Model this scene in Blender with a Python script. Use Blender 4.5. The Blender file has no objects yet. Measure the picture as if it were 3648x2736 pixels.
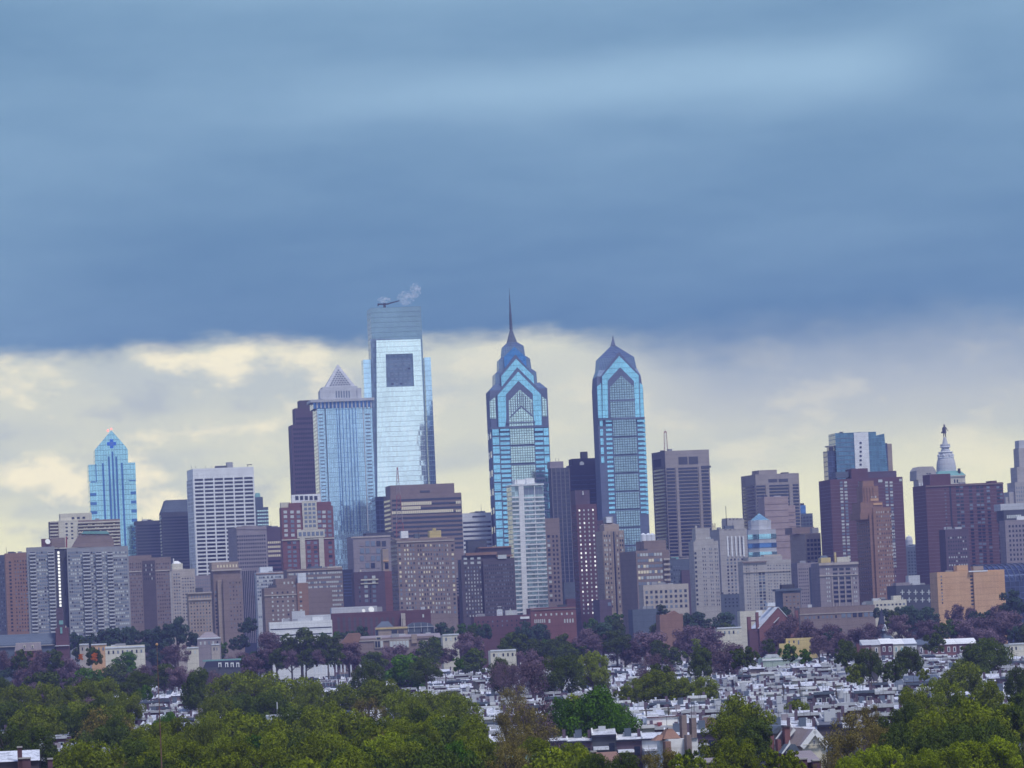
import bpy, math, random
from mathutils import Vector, Matrix
R = math.radians
rnd = random.Random(7)
scene = bpy.context.scene
COL = scene.collection

# ---------------------------------------------------------------- camera
F, CX, CY, CH = 16100.0, 1824.0, 1368.0, 32.0
PITCH, ROLL = R(2.97), R(2.5)
fw = Vector((0, math.cos(PITCH), math.sin(PITCH)))
up0 = Vector((0, -math.sin(PITCH), math.cos(PITCH)))
rt0 = Vector((1, 0, 0))
CR = rt0 * math.cos(ROLL) - up0 * math.sin(ROLL)
CU = up0 * math.cos(ROLL) + rt0 * math.sin(ROLL)
cam = bpy.data.cameras.new('camera')
cam.sensor_width = 36.0
cam.lens = 36.0 * F / 3648.0
cam.clip_start = 1.0
cam.clip_end = 30000.0
camo = bpy.data.objects.new('camera', cam)
COL.objects.link(camo)
camo.matrix_world = Matrix(((CR.x, CU.x, -fw.x, 0), (CR.y, CU.y, -fw.y, 0), (CR.z, CU.z, -fw.z, CH), (0, 0, 0, 1)))
scene.camera = camo

def P(px, py, Y):
    d = fw + CR * ((px - CX) / F) + CU * ((CY - py) / F)
    t = Y / d.y
    return Vector((d.x * t, Y, CH + d.z * t))
def yhor(px):
    return 2203.0 - (px - CX) * math.tan(ROLL)

# ---------------------------------------------------------------- node helper
class NT:
    def __init__(s, tree):
        s.t = tree; s.n = tree.nodes; s.l = tree.links
    def new(s, typ, **kw):
        n = s.n.new(typ)
        for k, v in kw.items(): setattr(n, k, v)
        return n
    def put(s, sock, v):
        if v is None: return
        if hasattr(v, 'is_output'): s.l.new(v, sock)
        elif isinstance(v, (tuple, list)) and len(v) == 3 and sock.type == 'RGBA': sock.default_value = (*v, 1)
        else: sock.default_value = v
    def m(s, op, a, b=None, c=None, clamp=False):
        n = s.new('ShaderNodeMath', operation=op); n.use_clamp = clamp
        for i, v in enumerate((a, b, c)): s.put(n.inputs[i], v)
        return n.outputs[0]
    def mix(s, f, a, b, blend='MIX'):
        n = s.new('ShaderNodeMix', data_type='RGBA', blend_type=blend)
        s.put(n.inputs[0], f); s.put(n.inputs[6], a); s.put(n.inputs[7], b)
        return n.outputs[2]
    def xyz(s, x, y, z):
        n = s.new('ShaderNodeCombineXYZ')
        for i, v in enumerate((x, y, z)): s.put(n.inputs[i], v)
        return n.outputs[0]
    def sep(s, v):
        n = s.new('ShaderNodeSeparateXYZ'); s.l.new(v, n.inputs[0]); return n.outputs
    def noise(s, vec, scale, detail=2.0, rough=0.5):
        n = s.new('ShaderNodeTexNoise'); s.put(n.inputs['Vector'], vec)
        n.inputs['Scale'].default_value = scale; n.inputs['Detail'].default_value = detail
        n.inputs['Roughness'].default_value = rough
        return n.outputs[0]
    def ss(s, v, a, b):
        n = s.new('ShaderNodeMapRange', interpolation_type='SMOOTHSTEP')
        s.put(n.inputs[0], v); s.put(n.inputs[1], a); s.put(n.inputs[2], b)
        return n.outputs[0]
    def vm(s, op, a, b=None, sc=None):
        n = s.new('ShaderNodeVectorMath', operation=op)
        s.put(n.inputs[0], a); s.put(n.inputs[1], b)
        if sc is not None: s.put(n.inputs['Scale'], sc)
        return n.outputs[0]

# ---------------------------------------------------------------- world: nishita sky with an overcast cloud deck
SUN_EL, SUN_AZ = R(60), R(145)
world = bpy.data.worlds.new('World'); scene.world = world
world.use_nodes = True
T = NT(world.node_tree); T.n.clear()
sky = T.new('ShaderNodeTexSky', sky_type='NISHITA'); sky.sun_disc = False
sky.sun_elevation = SUN_EL; sky.sun_rotation = SUN_AZ
tc = T.new('ShaderNodeTexCoord').outputs['Generated']
X, Y, Z = T.sep(tc)
az = T.m('ARCTAN2', X, Y)
el = Z
front = T.ss(Y, -0.1, 0.75)
# deck edge (radians of elevation) wanders with azimuth
ne = T.noise(T.xyz(T.m('MULTIPLY', az, 14.0), 0.0, 3.1), 1.0, 3.0, 0.55)
ne2 = T.noise(T.xyz(T.m('MULTIPLY', az, 70.0), T.m('MULTIPLY', el, 160.0), 1.7), 1.0, 4.0, 0.6)
edge = T.m('MULTIPLY_ADD', T.m('SUBTRACT', ne, 0.5), 0.018, T.m('MULTIPLY_ADD', T.ss(az, 0.0, 0.04), -0.006, 0.0625))
edge = T.m('MULTIPLY_ADD', T.m('SUBTRACT', ne2, 0.5), 0.008, edge)
soft = T.m('MULTIPLY_ADD', T.ss(az, 0.005, 0.06), 0.0090, 0.0032)
deckf = T.ss(el, T.m('SUBTRACT', edge, soft), T.m('ADD', edge, soft))
# deck colour: long streaks
st = T.noise(T.xyz(T.m('MULTIPLY', az, 5.5), T.m('MULTIPLY', T.m('MULTIPLY_ADD', az, -0.03, el), 34.0), 0.4), 1.0, 3.0, 0.45)
st2 = T.noise(T.xyz(T.m('MULTIPLY', az, 22.0), T.m('MULTIPLY', el, 90.0), 9.4), 1.0, 3.0, 0.5)
bcen = T.m('MULTIPLY_ADD', az, 0.02, 0.1165)
bd = T.m('DIVIDE', T.m('SUBTRACT', el, bcen), T.m('MULTIPLY_ADD', T.m('SUBTRACT', st2, 0.5), 0.006, 0.0075))
band = T.m('EXPONENT', T.m('MULTIPLY', T.m('MULTIPLY', bd, bd), -1.0))
band = T.m('MULTIPLY', band, T.m('MULTIPLY', T.ss(az, -0.09, 0.03), T.m('SUBTRACT', 1.0, T.ss(az, 0.075, 0.11))))
lowf = T.ss(el, 0.062, 0.125)
dmix = T.m('ADD', T.m('MULTIPLY', T.ss(st, 0.30, 0.75), 0.34), T.m('MULTIPLY', lowf, 0.27), clamp=True)
dmix = T.m('ADD', dmix, T.m('MULTIPLY', T.m('SUBTRACT', st2, 0.5), 0.12), clamp=True)
dmix = T.m('ADD', dmix, T.m('MULTIPLY', band, 0.55), clamp=True)
fine = T.noise(T.xyz(T.m('MULTIPLY', az, 60.0), T.m('MULTIPLY', el, 210.0), 6.6), 1.0, 6.0, 0.62)
dmix = T.m('ADD', dmix, T.m('MULTIPLY', T.m('SUBTRACT', fine, 0.5), 0.16), clamp=True)
deck = T.mix(dmix, (0.086, 0.218, 0.378), (0.37, 0.58, 0.74))
# light strip under the deck with low cumulus
cu = T.noise(T.xyz(T.m('MULTIPLY', az, 42.0), T.m('MULTIPLY', el, 75.0), 5.0), 1.0, 5.0, 0.55)
cu2 = T.noise(T.xyz(T.m('MULTIPLY', az, 16.0), T.m('MULTIPLY', el, 62.0), 2.2), 1.0, 3.0, 0.5)
leftw = T.m('SUBTRACT', 1.0, T.ss(az, -0.07, 0.0))
gap = T.mix(T.ss(el, 0.012, 0.05), (1.08, 1.05, 0.62), (0.80, 0.82, 0.62))
gap = T.mix(T.m('MULTIPLY', T.ss(cu2, 0.45, 0.70), 0.65), gap, (0.56, 0.64, 0.60))
puff = T.m('MULTIPLY', T.ss(cu, 0.50, 0.66), T.m('MULTIPLY_ADD', leftw, 0.55, 0.25))
gap = T.mix(T.m('MULTIPLY', T.m('MULTIPLY', T.ss(az, 0.01, 0.05), T.ss(el, 0.03, 0.05)), 0.75), gap, (0.50, 0.56, 0.58))
gap = T.mix(puff, gap, (1.32, 1.18, 0.74))
gap = T.mix(T.m('MULTIPLY', T.m('SUBTRACT', 1.0, T.ss(cu, 0.30, 0.46)), T.m('MULTIPLY_ADD', leftw, 0.5, 0.12)), gap, (0.48, 0.55, 0.56))
fsky = T.mix(deckf, gap, deck)
# overhead and behind the camera: a brighter, thinner overcast
fsky = T.mix(T.ss(el, 0.15, 0.5), fsky, (0.13, 0.20, 0.52))
bn = T.noise(tc, 3.0, 4.0, 0.5)
bsky = T.mix(T.ss(el, 0.0, 0.5), (0.98, 1.16, 1.22), (0.16, 0.23, 0.52))
bsky = T.mix(T.m('MULTIPLY', T.ss(bn, 0.4, 0.65), 0.5), bsky, (0.62, 0.78, 0.98))
clouds = T.mix(front, bsky, fsky)
SKY_STRENGTH = 0.1
cl10 = T.vm('SCALE', clouds, sc=1.0 / SKY_STRENGTH)
final = T.mix(0.92, sky.outputs[0], cl10)
bg = T.new('ShaderNodeBackground'); T.l.new(final, bg.inputs[0]); bg.inputs[1].default_value = SKY_STRENGTH
wo = T.new('ShaderNodeOutputWorld'); T.l.new(bg.outputs[0], wo.inputs[0])

# ---------------------------------------------------------------- sun, exposure
sun = bpy.data.lights.new('sun', 'SUN'); sun.energy = 2.8; sun.angle = R(12); sun.color = (1.0, 0.95, 0.90)
suno = bpy.data.objects.new('sun', sun); COL.objects.link(suno)
sd = Vector((math.sin(SUN_AZ) * math.cos(SUN_EL), math.cos(SUN_AZ) * math.cos(SUN_EL), math.sin(SUN_EL)))
suno.rotation_euler = sd.to_track_quat('Z', 'Y').to_euler()
suno['kind'] = 'helper'
vs = scene.view_settings
vs.view_transform = 'Standard'; vs.look = 'None'; vs.exposure = 0.0; vs.gamma = 1.0; vs.use_curve_mapping = False
scene.cycles.max_bounces = 6
scene.cycles.volume_bounces = 1
scene.cycles.transparent_max_bounces = 8
scene.cycles.use_denoising = True
scene.cycles.filter_width = 1.55

# ---------------------------------------------------------------- materials
MATS = {}
def principled(name):
    m = bpy.data.materials.new(name); m.use_nodes = True
    t = NT(m.node_tree)
    return m, t, t.n['Principled BSDF']
def wall(name, rgb, var=0.24, rough=0.85, scale=0.12, bricks=None):
    m, t, b = principled(name)
    o = t.new('ShaderNodeTexCoord').outputs['Object']
    n1 = t.noise(o, scale, 4.0, 0.6)
    x, y, z = t.sep(o)
    n2 = t.noise(t.xyz(t.m('MULTIPLY', t.m('ADD', x, y), 1.2), 0.0, t.m('MULTIPLY', z, 0.06)), 1.0, 2.0)
    k = t.m('MULTIPLY_ADD', t.m('SUBTRACT', n1, 0.5), var * 2.2, 1.0)
    k = t.m('MULTIPLY_ADD', t.m('SUBTRACT', n2, 0.5), var * 1.2, k)
    n3 = t.noise(t.xyz(t.m('MULTIPLY', t.m('ADD', x, y), .25), 0.0, t.m('MULTIPLY', z, 1.1)), 1.0, 3.0, .7)
    k = t.m('MULTIPLY_ADD', t.m('SUBTRACT', n3, 0.5), var * 1.4, k)
    k = t.m('MULTIPLY', k, t.m('MULTIPLY_ADD', t.m('LESS_THAN', t.m('FRACT', t.m('DIVIDE', z, 3.4)), .13), -.13, 1.0))
    c = t.vm('SCALE', t.mix(t.m('MULTIPLY', n1, .5), rgb, tuple(sum(rgb) / 3 * .4 + v * .6 for v in rgb)), sc=k)
    t.l.new(c, b.inputs['Base Color'])
    b.inputs['Roughness'].default_value = rough
    MATS[name] = m
    return m
def plain(name, rgb, rough=0.5, metal=0.0, emit=None, es=0.0):
    m, t, b = principled(name)
    b.inputs['Base Color'].default_value = (*rgb, 1); b.inputs['Roughness'].default_value = rough
    b.inputs['Metallic'].default_value = metal
    if emit: b.inputs['Emission Color'].default_value = (*emit, 1); b.inputs['Emission Strength'].default_value = es
    MATS[name] = m
    return m
def glass(name, tint, cw, ch, lw=0.12, lh=0.12, line=0.45, metal=0.85, rough=0.06, jit=0.006, var=0.12):
    m, t, b = principled(name)
    o = t.new('ShaderNodeTexCoord').outputs['Object']
    x, y, z = t.sep(o)
    u = t.m('DIVIDE', t.m('ADD', x, y), cw); v = t.m('DIVIDE', z, ch)
    wn = t.new('ShaderNodeTexWhiteNoise', noise_dimensions='3D')
    t.l.new(t.xyz(t.m('FLOOR', u), t.m('FLOOR', v), 0.0), wn.inputs['Vector'])
    ln = t.m('MAXIMUM', t.m('LESS_THAN', t.m('FRACT', u), lw / cw), t.m('LESS_THAN', t.m('FRACT', v), lh / ch))
    k = t.m('MULTIPLY_ADD', t.m('SUBTRACT', wn.outputs['Value'], 0.5), var * 2, 1.0)
    big = t.noise(o, 0.03, 3.0)
    k = t.m('MULTIPLY', k, t.m('MULTIPLY_ADD', t.m('SUBTRACT', big, 0.5), 0.5, 1.0))
    k = t.m('MULTIPLY', k, t.m('MULTIPLY_ADD', ln, line - 1.0, 1.0))
    t.l.new(t.vm('SCALE', t.mix(0.0, tint, tint), sc=k), b.inputs['Base Color'])
    b.inputs['Metallic'].default_value = metal
    t.put(b.inputs['Roughness'], t.m('MULTIPLY_ADD', ln, 0.4, rough))
    g = t.new('ShaderNodeNewGeometry')
    jv = t.vm('SCALE', t.vm('SUBTRACT', wn.outputs['Color'], (0.5, 0.5, 0.5)), sc=jit * 2)
    nn = t.vm('NORMALIZE', t.vm('ADD', g.outputs['Normal'], jv))
    t.l.new(nn, b.inputs['Normal'])
    MATS[name] = m
    return m
for n, c in dict(tan=(.33,.26,.215), brown=(.22,.165,.155), red=(.19,.075,.08), maroon=(.115,.05,.07), dkbrick=(.085,.07,.09),
                 beige=(.42,.37,.33), stone=(.38,.36,.35), white=(.72,.74,.76), grey=(.27,.28,.31), dkgrey=(.06,.068,.095),
                 navy=(.02,.026,.06), orange=(.58,.34,.17), rust=(.26,.145,.105), concrete=(.30,.265,.255), pink=(.36,.27,.265),
                 granite=(.115,.15,.25), cream=(.58,.55,.45), yellow=(.55,.43,.16), slate=(.085,.115,.165), silver=(.60,.64,.70),
                 terracotta=(.25,.135,.10), teal=(.16,.36,.36), lightgrey=(.46,.48,.52), copper=(.14,.34,.33), greentint=(.34,.43,.37),
                 redpaint=(.30,.07,.08), bark=(.085,.068,.06), asphalt=(.05,.05,.055), mauve=(.26,.225,.25), iron=(.045,.045,.06), plum=(.095,.065,.10),
                 rustpole=(.16,.08,.05)).items():
    wall(n, c)
def roofmat(name, rgb):
    m, t, b = principled(name); o = t.new('ShaderNodeTexCoord').outputs['Object']; oi = t.new('ShaderNodeObjectInfo').outputs['Random']
    x, y, z = t.sep(o); v = t.xyz(t.m('MULTIPLY_ADD', oi, 37.0, x), y, z)
    f = t.ss(t.noise(v, .55, 4.0, .65), .48, .66); g = t.ss(t.noise(v, 2.4, 3.0, .6), .54, .7)
    c = t.mix(t.m('MULTIPLY', f, .75), rgb, (.20, .21, .25)); c = t.mix(t.m('MULTIPLY', g, .7), c, (.06, .065, .09))
    t.l.new(c, b.inputs['Base Color']); b.inputs['Roughness'].default_value = .6; MATS[name] = m
roofmat('roofwhite', (.68, .71, .78)); roofmat('roofsilver', (.58, .61, .68)); roofmat('roofdark', (.10, .11, .14))
plain('wd', (.02, .028, .06), .12)
plain('wm', (.16, .20, .27), .15)
plain('wp', (.50, .54, .54), .5)
plain('wl', (.60, .55, .40), .4, 0, (1.0, .90, .66), .12)
plain('wb', (.9, .9, .85), .4, 0, (1.0, 1.0, .9), .8)
plain('redlamp', (.8, .1, .1), .4, 0, (1.0, .25, .2), 2.0)
plain('emblem', (.03, .17, .72), .4)
plain('emblem_ring', (.25, .40, .72), .4)
plain('bronze', (.03, .03, .055), .5)
plain('dish', (.82, .84, .78), .4)
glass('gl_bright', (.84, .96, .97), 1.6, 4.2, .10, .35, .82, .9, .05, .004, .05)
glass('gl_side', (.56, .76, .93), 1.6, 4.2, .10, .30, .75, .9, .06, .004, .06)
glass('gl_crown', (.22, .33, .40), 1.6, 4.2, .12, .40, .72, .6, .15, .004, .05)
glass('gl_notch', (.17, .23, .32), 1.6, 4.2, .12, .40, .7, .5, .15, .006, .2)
glass('gl_cyan', (.30, .62, .78), 2.2, 4.0, .12, .30, .55, .88, .06, .006, .08)
glass('gl_pale', (.58, .74, .72), 1.9, 1.9, .42, .36, .30, .88, .08, .006, .08)
glass('gl_greyp', (.30, .42, .48), 1.9, 1.9, .42, .36, .36, .85, .08, .006, .08)
glass('gl_lat', (.22, .31, .43), 1.9, 1.9, .42, .36, .5, .7, .15, .006, .08)
glass('gl_sky_tint', (.07, .22, .48), 2.2, 4.0, .12, .30, .6, .8, .08, .006, .08)  # top gable glass: darker sky reflection put into the tint
glass('gl_mellon', (.44, .62, .76), 1.5, 3.9, .25, .30, .72, .75, .10, .012, .10)
glass('gl_blue', (.38, .65, .74), 2.2, 4.0, .22, .35, .66, .85, .08, .006, .06)
glass('gl_stripe', (.08, .20, .46), 3.0, 4.0, .2, .35, .7, .6, .12, .006, .06)
glass('gl_dark', (.03, .045, .09), 3.0, 3.8, .3, .6, 1.8, .4, .12, .01, .3)
glass('gl_teal', (.09, .19, .27), 2.4, 3.3, .15, .5, 1.35, .5, .10, .008, .2)
glass('gl_condo', (.27, .36, .38), 2.2, 3.1, .25, .5, 1.3, .35, .12, .01, .45)

# ---------------------------------------------------------------- mesh helpers
def mesh(name, vs_, fs, mats, mi=None, smooth=False):
    me = bpy.data.meshes.new(name)
    me.from_pydata(vs_, [], fs)
    for m in (mats if isinstance(mats, (list, tuple)) else [mats]):
        me.materials.append(MATS[m] if isinstance(m, str) else m)
    if mi: me.polygons.foreach_set('material_index', mi)
    if smooth: me.polygons.foreach_set('use_smooth', [True] * len(fs))
    me.update()
    return me
def obj(name, me, parent=None, loc=None, rot=None, scale=None):
    o = bpy.data.objects.new(name, me); COL.objects.link(o)
    if parent: o.parent = parent
    if loc is not None: o.location = loc
    if rot is not None: o.rotation_euler = rot
    if scale is not None: o.scale = scale
    return o
def thing(name, label, cat, loc=(0, 0, 0), rz=0.0, group=None):
    o = obj(name, None, None, loc, (0, 0, rz)); o.empty_display_size = 2
    return tag(o, label, cat, group)
def tag(o, label, cat=None, group=None, kind=None):
    if label: o['label'] = label
    if cat: o['category'] = cat
    if group: o['group'] = group
    if kind: o['kind'] = kind
    return o
BF = [(0, 1, 5, 4), (1, 2, 6, 5), (2, 3, 7, 6), (3, 0, 4, 7), (4, 5, 6, 7), (3, 2, 1, 0)]
class MB:
    def __init__(s): s.v = []; s.f = []; s.mi = []; s.mats = []
    def mat(s, m):
        if m not in s.mats: s.mats.append(m)
        return s.mats.index(m)
    def add(s, vs_, fs, m='white'):
        o = len(s.v); k = s.mat(m)
        s.v += [tuple(v) for v in vs_]; s.f += [tuple(i + o for i in f) for f in fs]; s.mi += [k] * len(fs)
    def box(s, x0, x1, y0, y1, z0, z1, m='white'):
        s.add([(x0, y0, z0), (x1, y0, z0), (x1, y1, z0), (x0, y1, z0), (x0, y0, z1), (x1, y0, z1), (x1, y1, z1), (x0, y1, z1)], BF, m)
    def poly(s, pts, y0, y1, m='white'):           # pts (x,z), extruded in y
        n = len(pts)
        a = sum(pts[i][0] * pts[(i + 1) % n][1] - pts[(i + 1) % n][0] * pts[i][1] for i in range(n))
        if a < 0: pts = pts[::-1]
        vs_ = [(x, y0, z) for x, z in pts] + [(x, y1, z) for x, z in pts]
        fs = [tuple(range(n)), tuple(range(2 * n - 1, n - 1, -1))] + [((i + 1) % n, i, i + n, (i + 1) % n + n) for i in range(n)]
        s.add(vs_, fs, m)
    def frus(s, x0, x1, y0, y1, z0, X0, X1, Y0, Y1, z1, m='white'):
        s.add([(x0, y0, z0), (x1, y0, z0), (x1, y1, z0), (x0, y1, z0), (X0, Y0, z1), (X1, Y0, z1), (X1, Y1, z1), (X0, Y1, z1)], BF, m)
    def lathe(s, prof, n=24, cx=0, cy=0, m='white', a0=0.0):
        vs_ = []; fs = []
        for r, z in prof:
            for i in range(n):
                a = a0 + 2 * math.pi * i / n
                vs_.append((cx + r * math.cos(a), cy + r * math.sin(a), z))
        for j in range(len(prof) - 1):
            for i in range(n):
                k = (i + 1) % n
                fs.append((j * n + i, j * n + k, (j + 1) * n + k, (j + 1) * n + i))
        fs.append(tuple(range((len(prof) - 1) * n, len(prof) * n))); fs.append(tuple(range(n - 1, -1, -1)))
        s.add(vs_, fs, m)
    def tube(s, a, b, r0, r1, n=6, m='white'):
        a = Vector(a); b = Vector(b); d = (b - a).normalized()
        u = d.orthogonal().normalized(); w = d.cross(u)
        vs_ = [a + (u * math.cos(t) + w * math.sin(t)) * r0 for t in [2 * math.pi * i / n for i in range(n)]]
        vs_ += [b + (u * math.cos(t) + w * math.sin(t)) * r1 for t in [2 * math.pi * i / n for i in range(n)]]
        fs = [(i, (i + 1) % n, (i + 1) % n + n, i + n) for i in range(n)] + [tuple(range(n, 2 * n)), tuple(range(n - 1, -1, -1))]
        s.add(vs_, fs, m)
    def build(s, name, parent=None, loc=None, smooth=False):
        if not s.f: return None
        return obj(name, mesh(name, s.v, s.f, s.mats, s.mi if len(s.mats) > 1 else None, smooth), parent, loc)

# ---------------------------------------------------------------- building helper: facades are laid out on the building's own front wall
ALLB = []
N0 = (0, 0, 1.0)
Z1 = (0, 1500, .4823); Z2 = (560, 1500, .4823); Z3 = (1000, 1000, .4823); Z4 = (1100, 1600, .42204); Z5 = (1700, 1000, .4823)
Z6 = (1600, 1550, .452); Z7 = (2240, 1500, .4823); Z8 = (2928, 1450, .4823)
Z9 = (0, 2150, .4159); Z10 = (900, 2150, .4159); Z11 = (1800, 2150, .4159); Z12 = (2728, 2050, .4159)
class B:
    def __init__(s, name, label, cat, zc, xl, xr, yt, D, rot=8.0, dep=None, mat='tan', main='wall', xfl=None, group=None, body=True, yb=None):
        s.zc = zc; s.D = D; s.mt = mat
        s.rot = R(rot); s.c = math.cos(s.rot); s.s = math.sin(s.rot)
        if xfl is None: xfl = xl
        a, y = s.px(xfl, yt); l, _ = s.px(xl, yt); r, _ = s.px(xr, yt)
        p0 = P(a, y, D); s.X0 = p0.x
        s.W = s.x(xr, yt)
        if dep is None:
            tl = P(l, y, 1.0).x; q = s.s + tl * s.c
            dep = (s.X0 - tl * D) / q if abs(q) > .01 and l < a else 25.0
            dep = min(max(dep, 16.0), 42.0)
        s.dep = dep
        s.H = s.z((xfl + xr) / 2, yt)
        s.root = thing(name, label, cat, (s.X0, D, 0), s.rot, group)
        s.cnt = {}; s.st = {}; s.cache = {}
        ALLB.append(s)
        if body: 
            m = MB(); m.box(0, s.W, 0, s.dep, 0 if yb is None else s.z((xfl + xr) / 2, yb), s.H, mat); s.main = m.build(main, s.root)
            if cat != 'house' and s.W > 14 and main == 'wall': s.roofbits()
    def roofbits(s):
        g = random.Random(int(s.W * 1000))
        for i in range(g.randint(2, 4)):
            w = g.uniform(2, 5); x = g.uniform(1, max(1.2, s.W - w - 1)); y = g.uniform(3, max(4, s.dep - 8)); h = g.uniform(1.0, 2.6)
            m = MB(); m.box(x, x + w, y, y + g.uniform(2, 4), s.H, s.H + h, g.choice(['grey', 'dkgrey', 'lightgrey'])); m.build('roof_unit', s.root)
        if g.random() < .4:
            x = g.uniform(1, s.W - 1); m = MB(); m.tube((x, 4, s.H), (x, 4, s.H + g.uniform(4, 8)), .18, .08, 5, 'iron'); m.build('antenna', s.root)
        m = MB(); t = .35
        for bx in ((0, s.W, 0, t), (0, s.W, s.dep - t, s.dep), (0, t, t, s.dep - t), (s.W - t, s.W, t, s.dep - t)):
            m.box(*bx, s.H, s.H + .9, s.mt)
        m.build('parapet', s.root)
    def px(s, x, y):
        return s.zc[0] + x * s.zc[2], s.zc[1] + y * s.zc[2]
    def x(s, x, y):
        a, b = s.px(x, y); t = P(a, b, 1.0).x
        return (t * s.D - s.X0) / (s.c - t * s.s)
    def z(s, x, y):
        a, b = s.px(x, y); u = s.x(x, y)
        return P(a, b, s.D + u * s.s).z
    def xz(s, x, y):
        return s.x(x, y), s.z(x, y)
    def rect(s, x0, y0, x1, y1):
        xa = s.x(x0, y0); xb = s.x(x1, y0); m = (x0 + x1) / 2
        return xa, xb, (0.0 if y1 is None else s.z(m, y1)), s.z(m, y0)
    def box(s, part, x0, y0, x1, y1, mat, ya=0.0, yb=None):
        xa, xb, za, zb = s.rect(x0, y0, x1, y1)
        m = MB(); m.box(xa, xb, ya, s.dep if yb is None else yb, za, zb, mat)
        return m.build(part, s.root)
    def poly(s, part, pts, mat, ya=0.0, yb=None):
        m = MB(); m.poly([s.xz(*p) for p in pts], ya, s.dep if yb is None else yb, mat)
        return m.build(part, s.root)
    def frus(s, part, b, t, mat):                   # b, t = (x0, x1, y); depth shrinks with the width
        xa, xb = s.x(b[0], b[2]), s.x(b[1], b[2]); za = s.z((b[0] + b[1]) / 2, b[2])
        xc, xd = s.x(t[0], t[2]), s.x(t[1], t[2]); zb = s.z((t[0] + t[1]) / 2, t[2])
        h = s.dep / 2; k = s.dep / s.W / 2
        m = MB(); m.frus(xa, xb, h - (xb - xa) * k, h + (xb - xa) * k, za, xc, xd, h - (xd - xc) * k, h + (xd - xc) * k, zb, mat)
        return m.build(part, s.root)
    def piece(s, part, w, h, mat, x, z, p, side=False, d=None):
        n = s.cnt.get(part, 0); s.cnt[part] = n + 1
        if d is None: d = p
        if n >= 100 or side:
            k = s.st.setdefault(part, MB())
            if side: k.box(-p, .05, x, x + w, z, z + h, mat)
            else: k.box(x, x + w, -p, .05 if d == p else d, z, z + h, mat)
            return
        key = (part, round(w, 2), round(h, 2), mat, p)
        if key not in s.cache:
            m = MB(); m.box(0, w, -p, .05, 0, h, mat); s.cache[key] = mesh(part, m.v, m.f, m.mats)
        obj(part, s.cache[key], s.root, (x, s.off, z))
    off = 0.0
    def win(s, x0, y0, x1, y1, nc, nr, wf=.5, hf=.55, mix='ddm', p=.12, part='window', off=0.0, seed=1, skip=None):
        xa, xb, za, zb = s.rect(x0, y0, x1, y1); s.off = off
        cw = (xb - xa) / nc; ch = (zb - za) / nr; g = random.Random(seed + int(abs(x0)) * 7 + nr)
        for r in range(nr):
            rowk = g.random()
            for c in range(nc):
                if skip and skip(r, c): continue
                k = dict(d='wd', m='wm', p='wp', l='wl', b='wb')[g.choice(mix)]
                if rowk < .2 and 'p' in mix and g.random() < .7: k = 'wp'
                s.piece(part, cw * wf, ch * hf, k, xa + (c + (1 - wf) / 2) * cw, zb - (r + 1 - (1 - hf) / 2) * ch, p) if off == 0 else s.piece_off(part, cw * wf, ch * hf, k, xa + (c + (1 - wf) / 2) * cw, zb - (r + 1 - (1 - hf) / 2) * ch, p, off)
        s.off = 0.0
    def piece_off(s, part, w, h, mat, x, z, p, off):
        n = s.cnt.get(part, 0); s.cnt[part] = n + 1
        if n >= 100: s.st.setdefault(part, MB()).box(x, x + w, off - p, off + .05, z, z + h, mat); return
        key = (part, round(w, 2), round(h, 2), mat, p)
        if key not in s.cache:
            m = MB(); m.box(0, w, -p, .05, 0, h, mat); s.cache[key] = mesh(part, m.v, m.f, m.mats)
        obj(part, s.cache[key], s.root, (x, off, z))
    def side(s, y0, y1, nc, nr, wf=.5, hf=.55, mix='ddm', p=.12):
        za = 0 if y1 is None else s.z(0 if s.zc[2] == 1 else s.lx(), y1); zb = s.z(s.lx(), y0)
        cw = s.dep / nc; ch = (zb - za) / nr; g = random.Random(nc * 31 + nr)
        for r in range(nr):
            for c in range(nc):
                k = dict(d='wd', m='wm', p='wp', l='wl', b='wb')[g.choice(mix)]
                s.piece('window', cw * wf, ch * hf, k, (c + (1 - wf) / 2) * cw, zb - (r + 1 - (1 - hf) / 2) * ch, p, True)
    def lx(s):
        # zoom x of the front left corner near the top
        a = s.X0 / s.D
        return ((CX + a * F) - s.zc[0]) / s.zc[2]
    def bands(s, x0, y0, x1, y1, n, frac=.5, mat='wd', p=.1, part='window_band', left=True):
        xa, xb, za, zb = s.rect(x0, y0, x1, y1); ch = (zb - za) / n
        for r in range(n):
            s.piece(part, xb - xa, ch * frac, mat, xa, zb - (r + 1 - (1 - frac) / 2) * ch, p)
            if left and abs(xa) < s.W * .25: s.piece(part, s.dep * .94, ch * frac, mat, s.dep * .03, zb - (r + 1 - (1 - frac) / 2) * ch, p, True)
    def piers(s, x0, y0, x1, y1, n, wf=.2, mat='white', p=.4, part='pier'):
        xa, xb, za, zb = s.rect(x0, y0, x1, y1); w = (xb - xa) / n * wf
        for i in range(n + 1):
            m = MB(); x = xa + (xb - xa - w) * i / n; m.box(x, x + w, -p, 0.1, za, zb, mat); m.build(part, s.root)
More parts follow.
